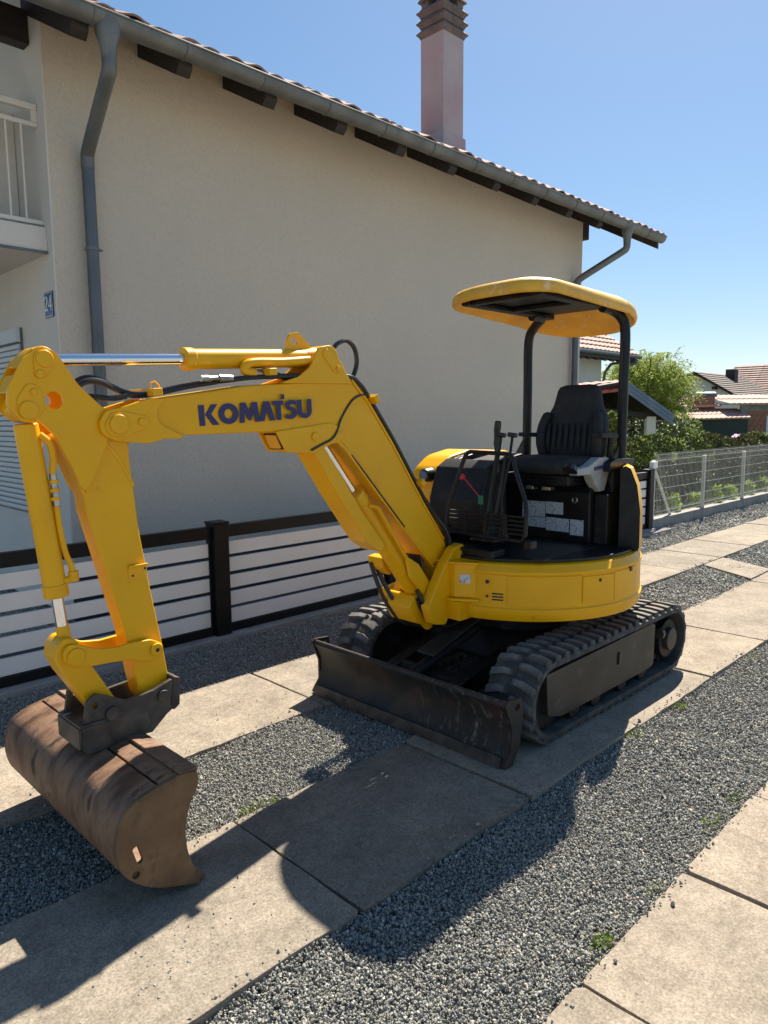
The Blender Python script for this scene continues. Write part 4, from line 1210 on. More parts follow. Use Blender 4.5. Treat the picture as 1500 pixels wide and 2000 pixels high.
# ---- rear cover, hood, seat stand
rc = obj('rear_cover', MB().loft([[(XC + r * cos(a), YC + r * sin(a), z) for a in np.linspace(radians(-76), radians(70), 40)] for r, z in ((RB - .012, .904), (RB - .006, .93), (RB - .008, 1.15), (RB - .03, 1.30), (RB - .07, 1.40), (RB - .10, 1.415), (RB - .13, 1.40), (RB - .13, .904))], close_ends=False, closed=False), M['yellow'], ex)
obj('end_cap', MB().add([(XC + r * cos(radians(-76)), YC + r * sin(radians(-76)), z) for r, z in ((RB - .012, .904), (RB - .006, .93), (RB - .008, 1.15), (RB - .03, 1.30), (RB - .07, 1.40), (RB - .10, 1.415), (RB - .13, 1.40), (RB - .13, .904))], [tuple(range(8))]), M['black_paint'], rc)
obj('engine_cover', MB().prism(fillet([(4.18, 2.12), (4.52, 2.20), (4.58, 2.66), (4.52, 3.12), (4.18, 3.20)], .05), .904, 1.385, 'z'), M['black_paint'], ex, bevel=.02)
hp2 = fillet([(3.585, .90), (3.565, 1.20), (3.60, 1.36), (3.74, 1.455), (3.95, 1.492), (4.42, 1.47), (4.5, 1.40), (4.5, .90)], [0, .1, .16, .2, .25, .12, .06, 0], 12)
hd = obj('hood', MB().prism(hp2, 3.11, 3.33, 'y'), M['yellow'], ex, bevel=.018, angle=40)
obj('hood_panel', MB().prism([(XC + .62 + (x - XC - .62) * .985, .90 + (z - .90) * .975) for x, z in hp2], 3.04, 3.109, 'y'), M['black_paint'], hd, bevel=.01, angle=40)
hl = obj('headlamp', MB().cyl((3.60, 3.16, 1.335), (3.525, 3.16, 1.335), .05, .042, 20), M['black_paint'], hd, bevel=.008)
obj('lens', MB().cyl((3.5245, 3.16, 1.335), (3.519, 3.16, 1.335), .034, .028, 18), M['glass'], hl)
obj('sticker', MB().box(3.60, 3.70, 3.035, 3.0395, 1.05, 1.19), M['decal'], hd)
ss = obj('seat_stand', MB().prism(fillet([(3.99, .923), (3.985, 1.24), (4.02, 1.285), (4.20, 1.285), (4.20, .923)], .015), 2.20, 3.03, 'y'), M['black_paint'], ex, bevel=.012)
for (ya, yb, za, zb) in ((2.69, 2.652, 1.045, 1.166), (2.648, 2.517, 1.066, 1.168), (2.512, 2.385, 1.093, 1.171), (2.648, 2.512, .998, 1.062), (2.508, 2.34, .985, 1.07), (2.332, 2.24, .972, 1.07)):
    obj('label_plate', MB().box(3.9845, 3.988, yb, ya, za, zb), M['decal'], ss)
obj('key_ring', MB().tube([(3.98, 2.30 + .016 * cos(a), 1.195 + .016 * sin(a)) for a in np.linspace(0, 2 * pi, 16)[:-1]], .006, 8, closed=True), M['steel'], ss)
obj('side_box', MB().box(4.03, 4.17, 2.105, 2.198, .923, 1.235), M['console'], ss, bevel=.01) if False else obj('side_box', MB().box(4.03, 4.17, 2.105, 2.198, .923, 1.235), M['black_steel'], ss, bevel=.01)
obj('tool_box', MB().box(3.83, 4.15, 2.26, 2.98, 1.288, 1.36), M['black_paint'], ss, bevel=.015)
for y in (2.52, 2.40):
    obj('slide_rail', MB().box(3.80, 3.86, y - .03, y + .03, 1.262, 1.285), M['steel'], ss, bevel=.004)

# ---- seat
def sring(z, yc, hw, xf, xb, p=3.2, n=28):
    r = []
    for i in range(n):
        a = 2 * pi * i / n; c, s = cos(a), sin(a)
        r.append(((xf + xb) / 2 + (xb - xf) / 2 * abs(c) ** (2 / p) * (1 if c > 0 else -1), yc + hw * abs(s) ** (2 / p) * (1 if s > 0 else -1), z))
    return r
YS = 2.455
seat = obj('seat', MB().loft([sring(1.362, YS, .20, 3.80, 4.18), sring(1.375, YS, .225, 3.77, 4.21), sring(1.42, YS, .235, 3.75, 4.23), sring(1.455, YS, .225, 3.765, 4.22), sring(1.468, YS, .18, 3.81, 4.18)]), M['seat'], ex, angle=60)
bk = []
for z, hw, x0, x1, yc in ((1.43, .15, 4.18, 4.26, YS), (1.45, .205, 4.155, 4.285, YS), (1.50, .222, 4.15, 4.29, YS), (1.60, .226, 4.165, 4.30, YS), (1.68, .222, 4.18, 4.31, YS), (1.73, .205, 4.192, 4.315, YS), (1.78, .175, 4.20, 4.318, YS),
                      (1.83, .162, 4.208, 4.32, YS), (1.88, .152, 4.216, 4.322, YS), (1.905, .138, 4.226, 4.318, YS), (1.918, .10, 4.24, 4.305, YS)):
    bk.append(sring(z, yc, hw, x0, x1, 3.0))
bkr = obj('backrest', MB().loft(bk), M['seat'], seat, angle=60)
for y in np.linspace(2.30, 2.61, 8):
    obj('quilting', MB().tube([(4.153, y, 1.49), (4.150, y, 1.55), (4.158, y, 1.61), (4.170, y, 1.67)], [.008, .016, .016, .008], 8), M['seat'], bkr, angle=60)
for s in (-1, 1):
    obj('bolster', MB().tube(smooth_path([(4.16, YS + s * .19, 1.45), (4.14, YS + s * .205, 1.55), (4.155, YS + s * .20, 1.65), (4.19, YS + s * .175, 1.74)], 5), [.012] + [.032] * 14 + [.014], 10), M['seat'], bkr, angle=60)
obj('suspension_bellows', MB().loft([sring(z, YS, .20 + (.018 if i % 2 else 0), 3.83 - (.012 if i % 2 else 0), 4.20 + (.0 if i % 2 else 0)) for i, z in enumerate(np.linspace(1.30, 1.372, 8))]), M['hose'], seat)
for s in (-1, 1):
    obj('armrest', MB().loft([[(4.02, YS + s * .27 - .035, 1.585), (4.02, YS + s * .27 + .035, 1.585), (4.02, YS + s * .27 + .035, 1.612), (4.02, YS + s * .27 - .035, 1.612)], [(4.24, YS + s * .265 - .035, 1.575), (4.24, YS + s * .265 + .035, 1.575), (4.24, YS + s * .265 + .035, 1.605), (4.24, YS + s * .265 - .035, 1.605)]]), M['seat'], seat, bevel=.008)
    obj('armrest_bracket', MB().tube([(4.22, YS + s * .262, 1.585), (4.23, YS + s * .245, 1.45)], .02, 8), M['black_paint'], seat)

# ---- light grey console left of the seat, with lettering
cons = obj('console', MB().prism(fillet([(3.775, 1.365), (3.765, 1.405), (3.90, 1.412), (4.03, 1.462), (4.14, 1.458), (4.16, 1.385), (4.10, 1.255), (4.04, 1.25), (3.97, 1.31), (3.93, 1.362)], .012), 2.165, 2.225, 'y'), M['console'], ex, bevel=.006)
obj('joystick_base', MB().tube([(3.74, 2.20, 1.395), (3.76, 2.20, 1.425)], [.045, .03], 14), M['hose'], cons)
js = obj('joystick', MB().tube([(3.75, 2.20, 1.42), (3.735, 2.20, 1.47), (3.73, 2.205, 1.49)], [.014, .014, .014], 10), M['hose'], cons) if False else None
obj('console_tray', MB().prism(fillet([(4.06, 1.372), (4.36, 1.40), (4.40, 1.44), (4.15, 1.455), (4.07, 1.43)], .01), 2.115, 2.16, 'y'), M['black_paint'], cons, bevel=.008)
c2 = obj('console', MB().prism(fillet([(3.60, 1.36), (3.59, 1.41), (4.05, 1.47), (4.14, 1.40), (4.0, 1.30), (3.75, 1.32)], .015), 2.74, 2.96, 'y'), M['black_paint'], ex, bevel=.015)
obj('fuse_box', MB().box(3.58, 3.70, 2.66, 2.735, 1.33, 1.365), M['console'], c2, bevel=.006)
lv = obj('control_lever', MB().tube([(3.56, 2.585, 1.38), (3.555, 2.592, 1.50), (3.553, 2.59, 1.56)], [.012, .012, .02], 10), M['hose'], ex)
obj('grip', MB().tube(smooth_path([(3.553, 2.59, 1.555), (3.55, 2.587, 1.62), (3.545, 2.578, 1.665), (3.545, 2.576, 1.69)], 3), [.020, .018, .018, .019, .021, .021, .021, .02, .021, .014], 12), M['hose'], lv)
for y in (2.52, 2.44):
    t = obj('travel_lever', MB().tube([(3.42, y, .98), (3.40, y, 1.25), (3.47, y, 1.45), (3.50, y, 1.60)], .008, 8), M['black_steel'], ex)
    obj('pedal', MB().box(3.27, 3.40, y - .045, y + .045, 1.0, 1.02), M['black_steel'], t, bevel=.006)
    obj('grip', MB().tube([(3.50, y - .028, 1.604), (3.50, y + .028, 1.610)], .014, 10), M['hose'], t)
    obj('lever_boot', MB().tube([(3.42, y, 1.0), (3.42, y, 1.04), (3.415, y, 1.08)], [.035, .028, .014], 12), M['hose'], t)
pan = obj('front_column', MB().prism(fillet([(3.45, .985), (3.43, 1.20), (3.50, 1.40), (3.60, 1.45), (3.70, 1.40), (3.72, .985)], .02), 2.62, 3.03, 'y'), M['black_paint'], ex, bevel=.015)
rk = obj('lock_lever', MB().tube([(3.37, 2.70, 1.355), (3.38, 2.59, 1.25)], .004, 6), M['red_knob'], ex)
obj('knob', MB().tube([(3.365, 2.725, 1.36), (3.368, 2.705, 1.357), (3.37, 2.69, 1.35)], [.012, .021, .012], 10), M['red_knob'], rk)
obj('tag', MB().box(3.375, 3.378, 2.555, 2.59, 1.20, 1.252), M['green_tag'], rk)

# ---- tubular guard in front of the operator's feet
gx0 = 3.27
outl = smooth_path([(gx0 - .02, 2.725, 1.075), (gx0, 2.728, 1.19), (gx0 + .02, 2.645, 1.44)], 4) + smooth_path([(gx0 + .03, 2.625, 1.495), (gx0 + .03, 2.60, 1.512), (gx0 + .03, 2.56, 1.513)], 3) + \
       smooth_path([(gx0 + .03, 2.36, 1.508), (gx0 + .03, 2.315, 1.503), (gx0 + .03, 2.292, 1.475)], 3) + smooth_path([(gx0 + .02, 2.262, 1.40), (gx0, 2.185, 1.23), (gx0 - .02, 2.175, 1.065)], 4)
gd = obj('foot_guard', MB().tube(outl, .0125, 10), M['black_paint'], ex)
obj('guard_bar', MB().tube(smooth_path([(gx0 - .02, 2.725, 1.08), (gx0 - .02, 2.70, 1.045), (gx0 - .02, 2.6, 1.04), (gx0 - .02, 2.3, 1.038), (gx0 - .02, 2.2, 1.04), (gx0 - .02, 2.176, 1.07)], 4), .011, 10), M['black_paint'], gd)
obj('guard_bar', MB().tube([(gx0 + .02, 2.40, 1.50), (gx0, 2.44, 1.17)], .009, 8), M['black_paint'], gd)
obj('guard_bar', MB().tube([(gx0 + .02, 2.335, 1.50), (gx0, 2.385, 1.17)], .009, 8), M['black_paint'], gd)
for z in (1.166, 1.142, 1.118, 1.094, 1.07):
    obj('guard_slat', MB().box(gx0 - .012, gx0 + .004, 2.185, 2.72, z - .005, z + .005), M['black_paint'], gd, bevel=.002)
for y in (2.31, 2.45, 2.59):
    obj('guard_strut', MB().box(gx0 - .018, gx0 - .012, y - .01, y + .01, 1.045, 1.17), M['black_paint'], gd)
obj('guard_foot', MB().box(gx0 - .035, gx0 + .025, 2.125, 2.175, 1.0, 1.045), M['black_paint'], gd, bevel=.008)

# ---- canopy
def rrect(x0, x1, y0, y1, r, n=7):
    out = []
    rs_ = r if isinstance(r, tuple) else (r, r, r, r)
    for cx, cy, a0, r in ((x1 - rs_[0], y1 - rs_[0], 0, rs_[0]), (x0 + rs_[1], y1 - rs_[1], 90, rs_[1]), (x0 + rs_[2], y0 + rs_[2], 180, rs_[2]), (x1 - rs_[3], y0 + rs_[3], 270, rs_[3])):
        for i in range(n + 1):
            a = radians(a0 + 90 * i / n); out.append((cx + r * cos(a), cy + r * sin(a)))
    return out
CX0, CX1, CY0, CY1 = 3.36, 4.78, 2.172, 3.04
def rim(x):
    t = max(0.0, (x - 4.05) / .70)
    return 2.402 - .10 * min(1, t) ** 1.6
def cring(ins, dz, r=.20, flat=None, ext=None):
    if ext: pl_ = rrect(*ext, .06)
    else: pl_ = rrect(CX0 + ins, CX1 - ins, CY0 + ins, CY1 - ins, tuple(max(.03, q - ins * .6) for q in (.36, .48, .19, .40)))
    return [(x, y, (rim(x) + dz) if flat is None else flat + dz * 0) for x, y in pl_]
def dome(ins, top, k):
    pl_ = rrect(CX0 + ins, CX1 - ins, CY0 + ins, CY1 - ins, tuple(max(.03, q - ins * .6) for q in (.36, .48, .19, .40)))
    return [(x, y, top * k + (rim(x) + .055) * (1 - k)) for x, y in pl_]
INN = (3.50, 4.46, 2.245, 2.92)
cn = obj('canopy', MB().loft([cring(0, .0, ext=INN, flat=2.428), cring(.05, .012), cring(.014, -.018), cring(.003, -.012), cring(0, .006), cring(.004, .038), cring(.022, .058), dome(.07, 2.488, .55), dome(.16, 2.502, .85), dome(.3, 2.508, 1)]), M['yellow_old'], ex, angle=50)
cp_ = obj('ceiling_panel', MB().prism(rrect(INN[0] + .005, INN[1] - .005, INN[2] + .005, INN[3] - .005, .055), 2.415, 2.4275, 'z'), M['black_paint'], cn)
for y in (2.30, 2.80):
    obj('ceiling_beam', MB().box(3.50, 4.46, y - .03, y + .03, 2.382, 2.414), M['black_paint'], cp_, bevel=.008)
for x in (3.55, 3.98):
    obj('ceiling_beam', MB().box(x - .03, x + .03, 2.332, 2.768, 2.384, 2.413), M['black_paint'], cp_, bevel=.008)
obj('ceiling_panel', MB().box(3.60, 4.42, 2.36, 2.74, 2.392, 2.4045), M['glass'], cp_) if False else None
for y in (2.225, 2.955):
    yy = 2.28 if y < 2.5 else 2.80
    ps = obj('canopy_post', MB().tube(smooth_path([(4.42, y, 1.40), (4.42, y, 1.9), (4.42, y, 2.24), (4.405, y + (yy - y) * .35, 2.335), (4.34, yy, 2.383), (4.22, yy, 2.388)], 6), .032, 14), M['black_paint'], ex)
    obj('post_collar', MB().cyl((4.42, y, 1.385), (4.42, y, 1.425), .052, n=18), M['black_paint'], ps, bevel=.006)
    obj('post_gusset', MB().prism([(4.22, 1.386), (4.39, 1.386), (4.39, 1.55), (4.37, 1.55)] if y > 2.5 else [(4.26, 1.386), (4.39, 1.386), (4.39, 1.52), (4.37, 1.52)], y - .006, y + .006, 'y'), M['black_paint'], ps, bevel=.002)
    obj('post_groove', MB().box(4.384, 4.3875, y - .006, y + .006, 1.43, 2.2), M['hose'], ps)

BOOM_CAM_SCALED = True
# ---- swing post that carries the boom
sw = obj('swing_post', MB().cyl((2.98, 2.66, .56), (2.98, 2.66, .80), .085, n=24), M['yellow'], ex, bevel=.012)
for y0, y1 in ((2.475, 2.535), (2.715, 2.775)):
    obj('side_plate', MB().prism(fillet([(2.95, .575), (2.84, .60), (2.80, .70), (2.86, .80), (2.94, .92), (3.02, 1.0), (3.09, 1.015), (3.135, .97), (3.125, .89), (3.03, .79), (2.99, .66)], .03), y0, y1, 'y'), M['yellow'], sw, bevel=.008)
    obj('pin_boss', MB().cyl((3.08, y0 - .012, .94), (3.08, y1 + .012, .94), .042, n=20), M['yellow'], sw, bevel=.006)
obj('lower_lug', MB().prism(fillet([(2.74, .70), (2.80, .60), (2.90, .56), (3.02, .56), (3.02, .64), (2.86, .74), (2.78, .76)], .02), 2.56, 2.76, 'y'), M['yellow'], sw, bevel=.01)
obj('hose_guide', MB().prism(fillet([(2.655, .965), (2.665, .91), (2.72, .86), (2.745, .90), (2.715, .972)], .01), 2.68, 2.79, 'y'), M['yellow'], sw, bevel=.006)
obj('foot_tip', MB().tube([(2.83, 2.60, .72), (2.90, 2.60, .60), (2.94, 2.60, .55)], [.05, .04, .03], 12), M['yellow'], sw)
obj('swing_cylinder', MB().cyl((2.92, 2.93, .68), (3.5, 3.05, .70), .04, n=16), M['yellow'], sw)

YMODE = 'squash'
# ---- boom
YB0, YB1 = 2.565, 2.755
boom_poly = [(1.30, 1.782), (1.74, 1.848), (2.185, 1.882), (2.345, 1.882), (2.445, 1.79), (2.623, 1.571), (2.857, 1.248), (3.03, 1.03), (3.12, .97), (3.115, .905), (3.06, .90), (2.941, .90), (2.696, 1.141), (2.40, 1.46), (2.30, 1.57), (2.22, 1.63), (2.1, 1.655), (1.30, 1.645)]
bo = obj('boom', MB().prism(fillet(boom_poly, [0, 0, 0, .05, .05, .3, 0, .1, .03, .03, .05, .05, 0, .3, .2, .2, .2, 0], 5), YB0, YB1, 'y'), M['yellow'], ex, bevel=.009)
fork = fillet([(1.105, 1.70), (1.13, 1.742), (1.18, 1.752), (1.30, 1.788), (1.37, 1.79), (1.325, 1.735), (1.34, 1.69), (1.46, 1.635), (1.36, 1.635), (1.29, 1.618), (1.16, 1.632), (1.115, 1.655)], [.03, .03, .05, .05, .02, .06, .06, .02, .02, .02, .04, .03], 4)
for y0, y1 in ((2.537, 2.564), (2.756, 2.783)):
    fp = obj('fork_plate', MB().prism(fork, y0, y1, 'y'), M['yellow'], bo, bevel=.005)
    ys = y0 if y0 < 2.6 else y1; sg = -1 if y0 < 2.6 else 1
    obj('pin_retainer', MB().prism(fillet([(1.12, 1.69), (1.15, 1.735), (1.20, 1.738), (1.29, 1.72), (1.295, 1.685), (1.20, 1.645), (1.14, 1.65)], .03, 5), ys + sg * .0005, ys + sg * .008, 'y'), M['yellow'], bo, bevel=.003)
    obj('pin_cap', MB().cyl((1.174, ys + sg * .007, 1.692), (1.174, ys + sg * .022, 1.692), .036, n=24), M['yellow'], bo, bevel=.006)
    obj('bolt', MB().cyl((1.262, ys + sg * .007, 1.70), (1.262, ys + sg * .02, 1.70), .016, n=6), M['yellow'], bo, bevel=.003)
lugp = fillet([(1.908, 1.862), (2.02, 1.895), (2.085, 1.94), (2.112, 1.99), (2.143, 2.032), (2.20, 2.042), (2.235, 2.022), (2.313, 1.906), (2.345, 1.87)], [0, .1, .06, .05, .03, .04, .03, .05, 0], 4)
for y0, y1 in ((2.548, 2.570), (2.75, 2.772)):
    obj('cylinder_lug', MB().prism(lugp, y0, y1, 'y'), M['yellow'], bo, bevel=.004)
    ys = y0 if y0 < 2.6 else y1; sg = -1 if y0 < 2.6 else 1
    obj('pin_retainer', MB().prism(fillet([(2.155, 2.012), (2.185, 2.028), (2.215, 2.01), (2.27, 1.935), (2.255, 1.91), (2.22, 1.925), (2.165, 1.985)], .022, 4), ys + sg * .0005, ys + sg * .007, 'y'), M['yellow'], bo, bevel=.002)
    obj('bolt', MB().cyl((2.247, ys + sg * .006, 1.938), (2.247, ys + sg * .018, 1.938), .015, n=6), M['yellow'], bo, bevel=.003)
obj('lifting_eye', MB().prism(fillet([(2.0, 1.97), (2.012, 2.06), (2.03, 2.09), (2.075, 2.098), (2.10, 2.075), (2.19, 2.0), (2.17, 1.97)], .02), 2.65, 2.672, 'y', [circle2(2.052, 2.058, .019, 16)]), M['yellow'], bo, bevel=.004)
brk = fillet([(1.885, 1.655), (1.94, 1.562), (2.10, 1.548), (2.16, 1.573), (2.21, 1.59), (2.27, 1.60), (2.30, 1.655), (2.20, 1.69), (2.05, 1.672)], [.01, .02, .02, .03, .03, .03, .05, .06, .1], 4)
for y0, y1 in ((2.552, 2.5645), (2.7555, 2.768)):
    obj('lower_bracket', MB().prism(brk, y0, y1, 'y'), M['yellow'], bo, bevel=.004)
obj('bolt', MB().cyl((2.105, 2.552, 1.627), (2.105, 2.538, 1.627), .02, n=18), M['yellow'], bo, bevel=.004)
wl = obj('work_lamp', MB().prism(fillet([(1.905, 1.655), (1.95, 1.565), (2.09, 1.553), (2.12, 1.65)], .01), 2.566, 2.754, 'y'), M['yellow'], bo, bevel=.008)
# lamp glass on the slanted front face
def on_face(y, t, dn): 
    a = Vector((1.905, 0, 1.655)); b = Vector((1.95, 0, 1.565)); d = (b - a); n = Vector((-d.z, 0, d.x)).normalized()
    if n.x > 0: n = -n
    return tuple(a + d * t + n * dn + Vector((0, y, 0)))
yz = rrect(.12, .88, 2.59, 2.73, .03, 4)
gk = MB().loft([[on_face(y, t, .001) for t, y in rrect(.10, .90, 2.585, 2.735, .035, 4)], [on_face(y, t, .005) for t, y in rrect(.10, .90, 2.585, 2.735, .035, 4)]])
obj('gasket', gk, M['hose'], wl)
obj('lens', MB().loft([[on_face(y, t, .004) for t, y in rrect(.17, .83, 2.597, 2.723, .03, 4)], [on_face(y, t, .008) for t, y in rrect(.17, .83, 2.597, 2.723, .03, 4)]]), M['amber'], wl)
obj('flange_strip', MB().prism([(2.345, 1.895), (2.447, 1.80), (2.625, 1.58), (2.859, 1.256), (3.03, 1.04), (3.022, 1.034), (2.850, 1.250), (2.616, 1.574), (2.438, 1.79), (2.341, 1.884)], 2.556, 2.764, 'y'), M['yellow'], bo, bevel=.002)
obj('lower_flange', MB().prism([(2.22, 1.628), (2.30, 1.568), (2.40, 1.455), (2.696, 1.137), (2.94, .896), (2.934, .888), (2.69, 1.130), (2.392, 1.448), (2.29, 1.558), (2.214, 1.616)], 2.550, 2.770, 'y'), M['yellow'], bo, bevel=.002)

# lettering on the boom side
def sarc(cx, cy, rx, ry, a0, a1, n=12):
    return [(cx + rx * cos(radians(a)), cy + ry * sin(radians(a))) for a in np.linspace(a0, a1, n)]
LET = [
    ('K', [[(0, 0), (.27, 0), (.27, 1), (0, 1)], [(.30, .52), (.62, 1), (.92, 1), (.58, .54), (.95, 0), (.63, 0)]], 0.0),
    ('O', [sarc(.5, .5, .50, .51, 0, 350, 28), sarc(.5, .5, .22, .24, 0, 350, 22)], .94),
    ('M', [[(0, 0), (.24, 0), (.27, .55), (.45, .10), (.58, .10), (.76, .55), (.79, 0), (1.04, 0), (.95, 1), (.68, 1), (.515, .55), (.35, 1), (.08, 1)]], 1.98),
    ('A', [[(0, 0), (.28, 0), (.44, .58), (.60, 0), (.88, 0), (.60, 1), (.30, 1)]], 2.98),
    ('T', [[(.20, 0), (.46, 0), (.46, .78), (.62, .78), (.62, 1), (.0, 1), (.0, .78), (.20, .78)], [(.50, 1.06), (.69, 1.06), (.69, 1.32), (.50, 1.32)]], 3.74),
    ('S', [stroke_poly([tuple(p)[:2] for p in smooth_path([(q[0], q[1], 0) for q in ((.66, .80), (.54, .885), (.36, .885), (.20, .81), (.17, .70), (.25, .60), (.40, .53), (.54, .44), (.60, .31), (.53, .18), (.36, .115), (.20, .125), (.05, .20))], 4)], .225)], 4.40),
    ('U', [[(0, 1), (.26, 1), (.26, .42)] + sarc(.42, .40, .16, .18, 180, 360, 9) + [(.58, 1), (.84, 1), (.84, .40)] + sarc(.42, .40, .42, .41, 0, -180, 15)], 5.14)]
def lettering(parent, origin, xdir, ydir, height, width, mtl, ex_=.0012, cam_scaled=False):
    if cam_scaled: origin = Vector(boom_cam_scale(origin)); height *= 1.045; width *= 1.045
    k = width / 5.98
    z = xdir.cross(ydir)
    for nm, polys, off in LET:
        me = curve_mesh([[(p[0] * k + off * k, p[1] * height) for p in pl_] for pl_ in polys], ex_)
        mm = Matrix((xdir, ydir, z)).transposed().to_4x4(); mm.translation = origin
        mesh_obj('letter', me, mtl, parent, mm)
xd = Vector((.566, 0, .049)).normalized()
lettering(bo, Vector((1.518, 2.555 + (YB0 - 2.555) * .667 - .0014, 1.681)), xd, Vector((-.03, 0, 1)), .083, .568, M['navy'], cam_scaled=True)
lettering(cons, Vector((3.963, 2.1635, 1.383)), Vector((.19, 0, .043)).normalized(), Vector((0, 0, 1)), .024, .175, M['navy'], .0006)

YMODE = 'shift'
# ---- boom cylinder with its guard
bc = obj('boom_cylinder', MB().cyl((2.42, 2.66, 1.315), (2.90, 2.66, .70), .052, n=24), M['yellow'], ex, bevel=.01)
obj('gland', MB().cyl((2.40, 2.66, 1.34), (2.44, 2.66, 1.289), .058, n=24), M['yellow'], bc, bevel=.006)
obj('piston_rod', MB().cyl((2.19, 2.66, 1.61), (2.43, 2.66, 1.303), .024, n=20), M['chrome'], bc)
obj('foot_eye', MB().cyl((2.90, 2.58, .70), (2.90, 2.74, .70), .07, n=20), M['yellow'], bc, bevel=.008)
gpr = [(2.10, 1.555), (2.17, 1.57), (2.19, 1.55), (2.23, 1.49), (2.30, 1.375), (2.52, 1.09), (2.545, 1.04), (2.44, 1.115), (2.235, 1.37)]
obj('rod_guard', MB().prism(fillet([(2.10, 1.558), (2.165, 1.575), (2.30, 1.39), (2.40, 1.25), (2.56, 1.06), (2.53, 1.03), (2.44, 1.09), (2.24, 1.355)], .02), 2.59, 2.606, 'y'), M['yellow'], bc, bevel=.003)
obj('rod_guard', MB().prism(fillet([(2.10, 1.558), (2.13, 1.56), (2.26, 1.36), (2.46, 1.10), (2.56, 1.045), (2.53, 1.03), (2.44, 1.09), (2.24, 1.355)], .02), 2.607, 2.73, 'y'), M['yellow'], bc, bevel=.003)
obj('oil_pipe', MB().tube(smooth_path([(2.46, 2.61, 1.275), (2.50, 2.585, 1.262), (2.53, 2.585, 1.225), (2.74, 2.585, .935), (2.80, 2.585, .86)], 4), .010, 8), M['yellow'], bc)
obj('clamp_block', MB().prism(fillet([(2.70, .99), (2.80, .93), (2.90, .80), (2.85, .74), (2.74, .86)], .015), 2.575, 2.60, 'y'), M['yellow'], bc, bevel=.006)

# ---- arm cylinder on top of the boom
d = (Vector((2.2, 2.66, 1.988)) - Vector((.934, 2.66, 1.915)))
def al(x, dz=0, dy=0): return Vector((x, 2.66 + dy, 1.915 + (x - .934) * d.z / d.x + dz))
ac = obj('arm_cylinder', MB().cyl(al(1.51), al(2.13), .041, n=28), M['yellow'], ex, bevel=.008)
obj('gland', MB().cyl(al(1.49), al(1.535), .046, n=28), M['yellow'], ac, bevel=.006)
obj('piston_rod', MB().cyl(al(.95), al(1.50), .0225, n=22), M['chrome'], ac)
obj('rod_eye', MB().tube([(.934, 2.60, 1.915), (.934, 2.72, 1.915)], .043, 22), M['yellow'], ac, bevel=.006)
obj('foot_eye', MB().tube([al(2.10), al(2.16), al(2.2)], [.041, .05, .05], 20), M['yellow'], ac, bevel=.006)
obj('foot_eye', MB().cyl(al(2.2, 0, -.075), al(2.2, 0, .075), .055, n=22), M['yellow'], ac, bevel=.006)
obj('port_elbow', MB().tube(smooth_path([al(2.10, -.01, -.045), al(1.95, -.018, -.052), al(1.80, -.018, -.052), al(1.755, -.03, -.052), al(1.75, -.052, -.05), al(1.80, -.062, -.05)], 5), .019, 12), M['yellow'], ac)
obj('port_fitting', MB().tube([al(1.80, -.062, -.05), al(1.845, -.066, -.05)], .015, 6), M['steel'], ac)
YMODE = 'squash'
# ---- arm
AY0, AY1 = 2.588, 2.732
arm_poly = [(1.04, 1.52), (1.10, 1.66), (1.18, 1.735), (1.222, 1.70), (1.228, 1.55), (1.251, 1.281), (1.285, 1.045), (1.32, .841), (1.351, .625), (1.33, .592), (1.24, .60), (1.216, .64), (1.169, .906), (1.051, 1.379)]
ar = obj('arm', MB().prism(fillet(arm_poly, [.03, .03, .03, .03, .2, 0, 0, 0, .02, .03, .03, .03, .3, .1], 4), AY0, AY1, 'y'), M['yellow'], ex, bevel=.008)
ear = fillet([(.927, 1.956), (.975, 1.940), (1.043, 1.832), (1.129, 1.750), (1.165, 1.737), (1.15, 1.66), (1.10, 1.54), (1.045, 1.44), (1.007, 1.544), (.955, 1.655), (.905, 1.708), (.84, 1.715), (.806, 1.755), (.812, 1.81), (.866, 1.913)],
             [.035, .03, .2, .1, .02, .05, .03, .02, .1, .1, .05, .04, .04, .05, .06], 4)
for y0, y1 in ((2.565, 2.587), (2.733, 2.755)):
    obj('ear_plate', MB().prism(ear, y0, y1, 'y', [circle2(.959, 1.776, .030, 22)]), M['yellow'], ar, bevel=.005)
    ys = y0 if y0 < 2.6 else y1; sg = -1 if y0 < 2.6 else 1
    obj('pin_retainer', MB().prism(fillet([(.90, 1.935), (.94, 1.95), (.97, 1.925), (.955, 1.88), (.925, 1.845), (.90, 1.86)], .025, 5), ys + sg * .0005, ys + sg * .008, 'y'), M['yellow'], ar, bevel=.003)
    obj('pin_cap', MB().cyl((.934, ys + sg * .007, 1.914), (.934, ys + sg * .018, 1.914), .029, n=22), M['yellow'], ar, bevel=.005)
    obj('bolt', MB().cyl((.915, ys + sg * .007, 1.862), (.915, ys + sg * .019, 1.862), .015, n=6), M['yellow'], ar, bevel=.003)
    obj('pin_retainer', MB().prism(fillet([(.845, 1.74), (.835, 1.775), (.875, 1.835), (.915, 1.82), (.925, 1.745), (.90, 1.712), (.86, 1.715)], .03, 5), ys + sg * .0005, ys + sg * .008, 'y'), M['yellow'], ar, bevel=.003)
    obj('pin_cap', MB().cyl((.872, ys + sg * .007, 1.742), (.872, ys + sg * .018, 1.742), .031, n=22), M['yellow'], ar, bevel=.005)
    obj('bolt', MB().cyl((.892, ys + sg * .007, 1.802), (.892, ys + sg * .019, 1.802), .013, n=6), M['yellow'], ar, bevel=.003)
obj('tie_plate', MB().prism([(.812, 1.80), (.840, 1.86), (.850, 1.855), (.824, 1.795)], 2.588, 2.732, 'y'), M['yellow'], ar, bevel=.003)
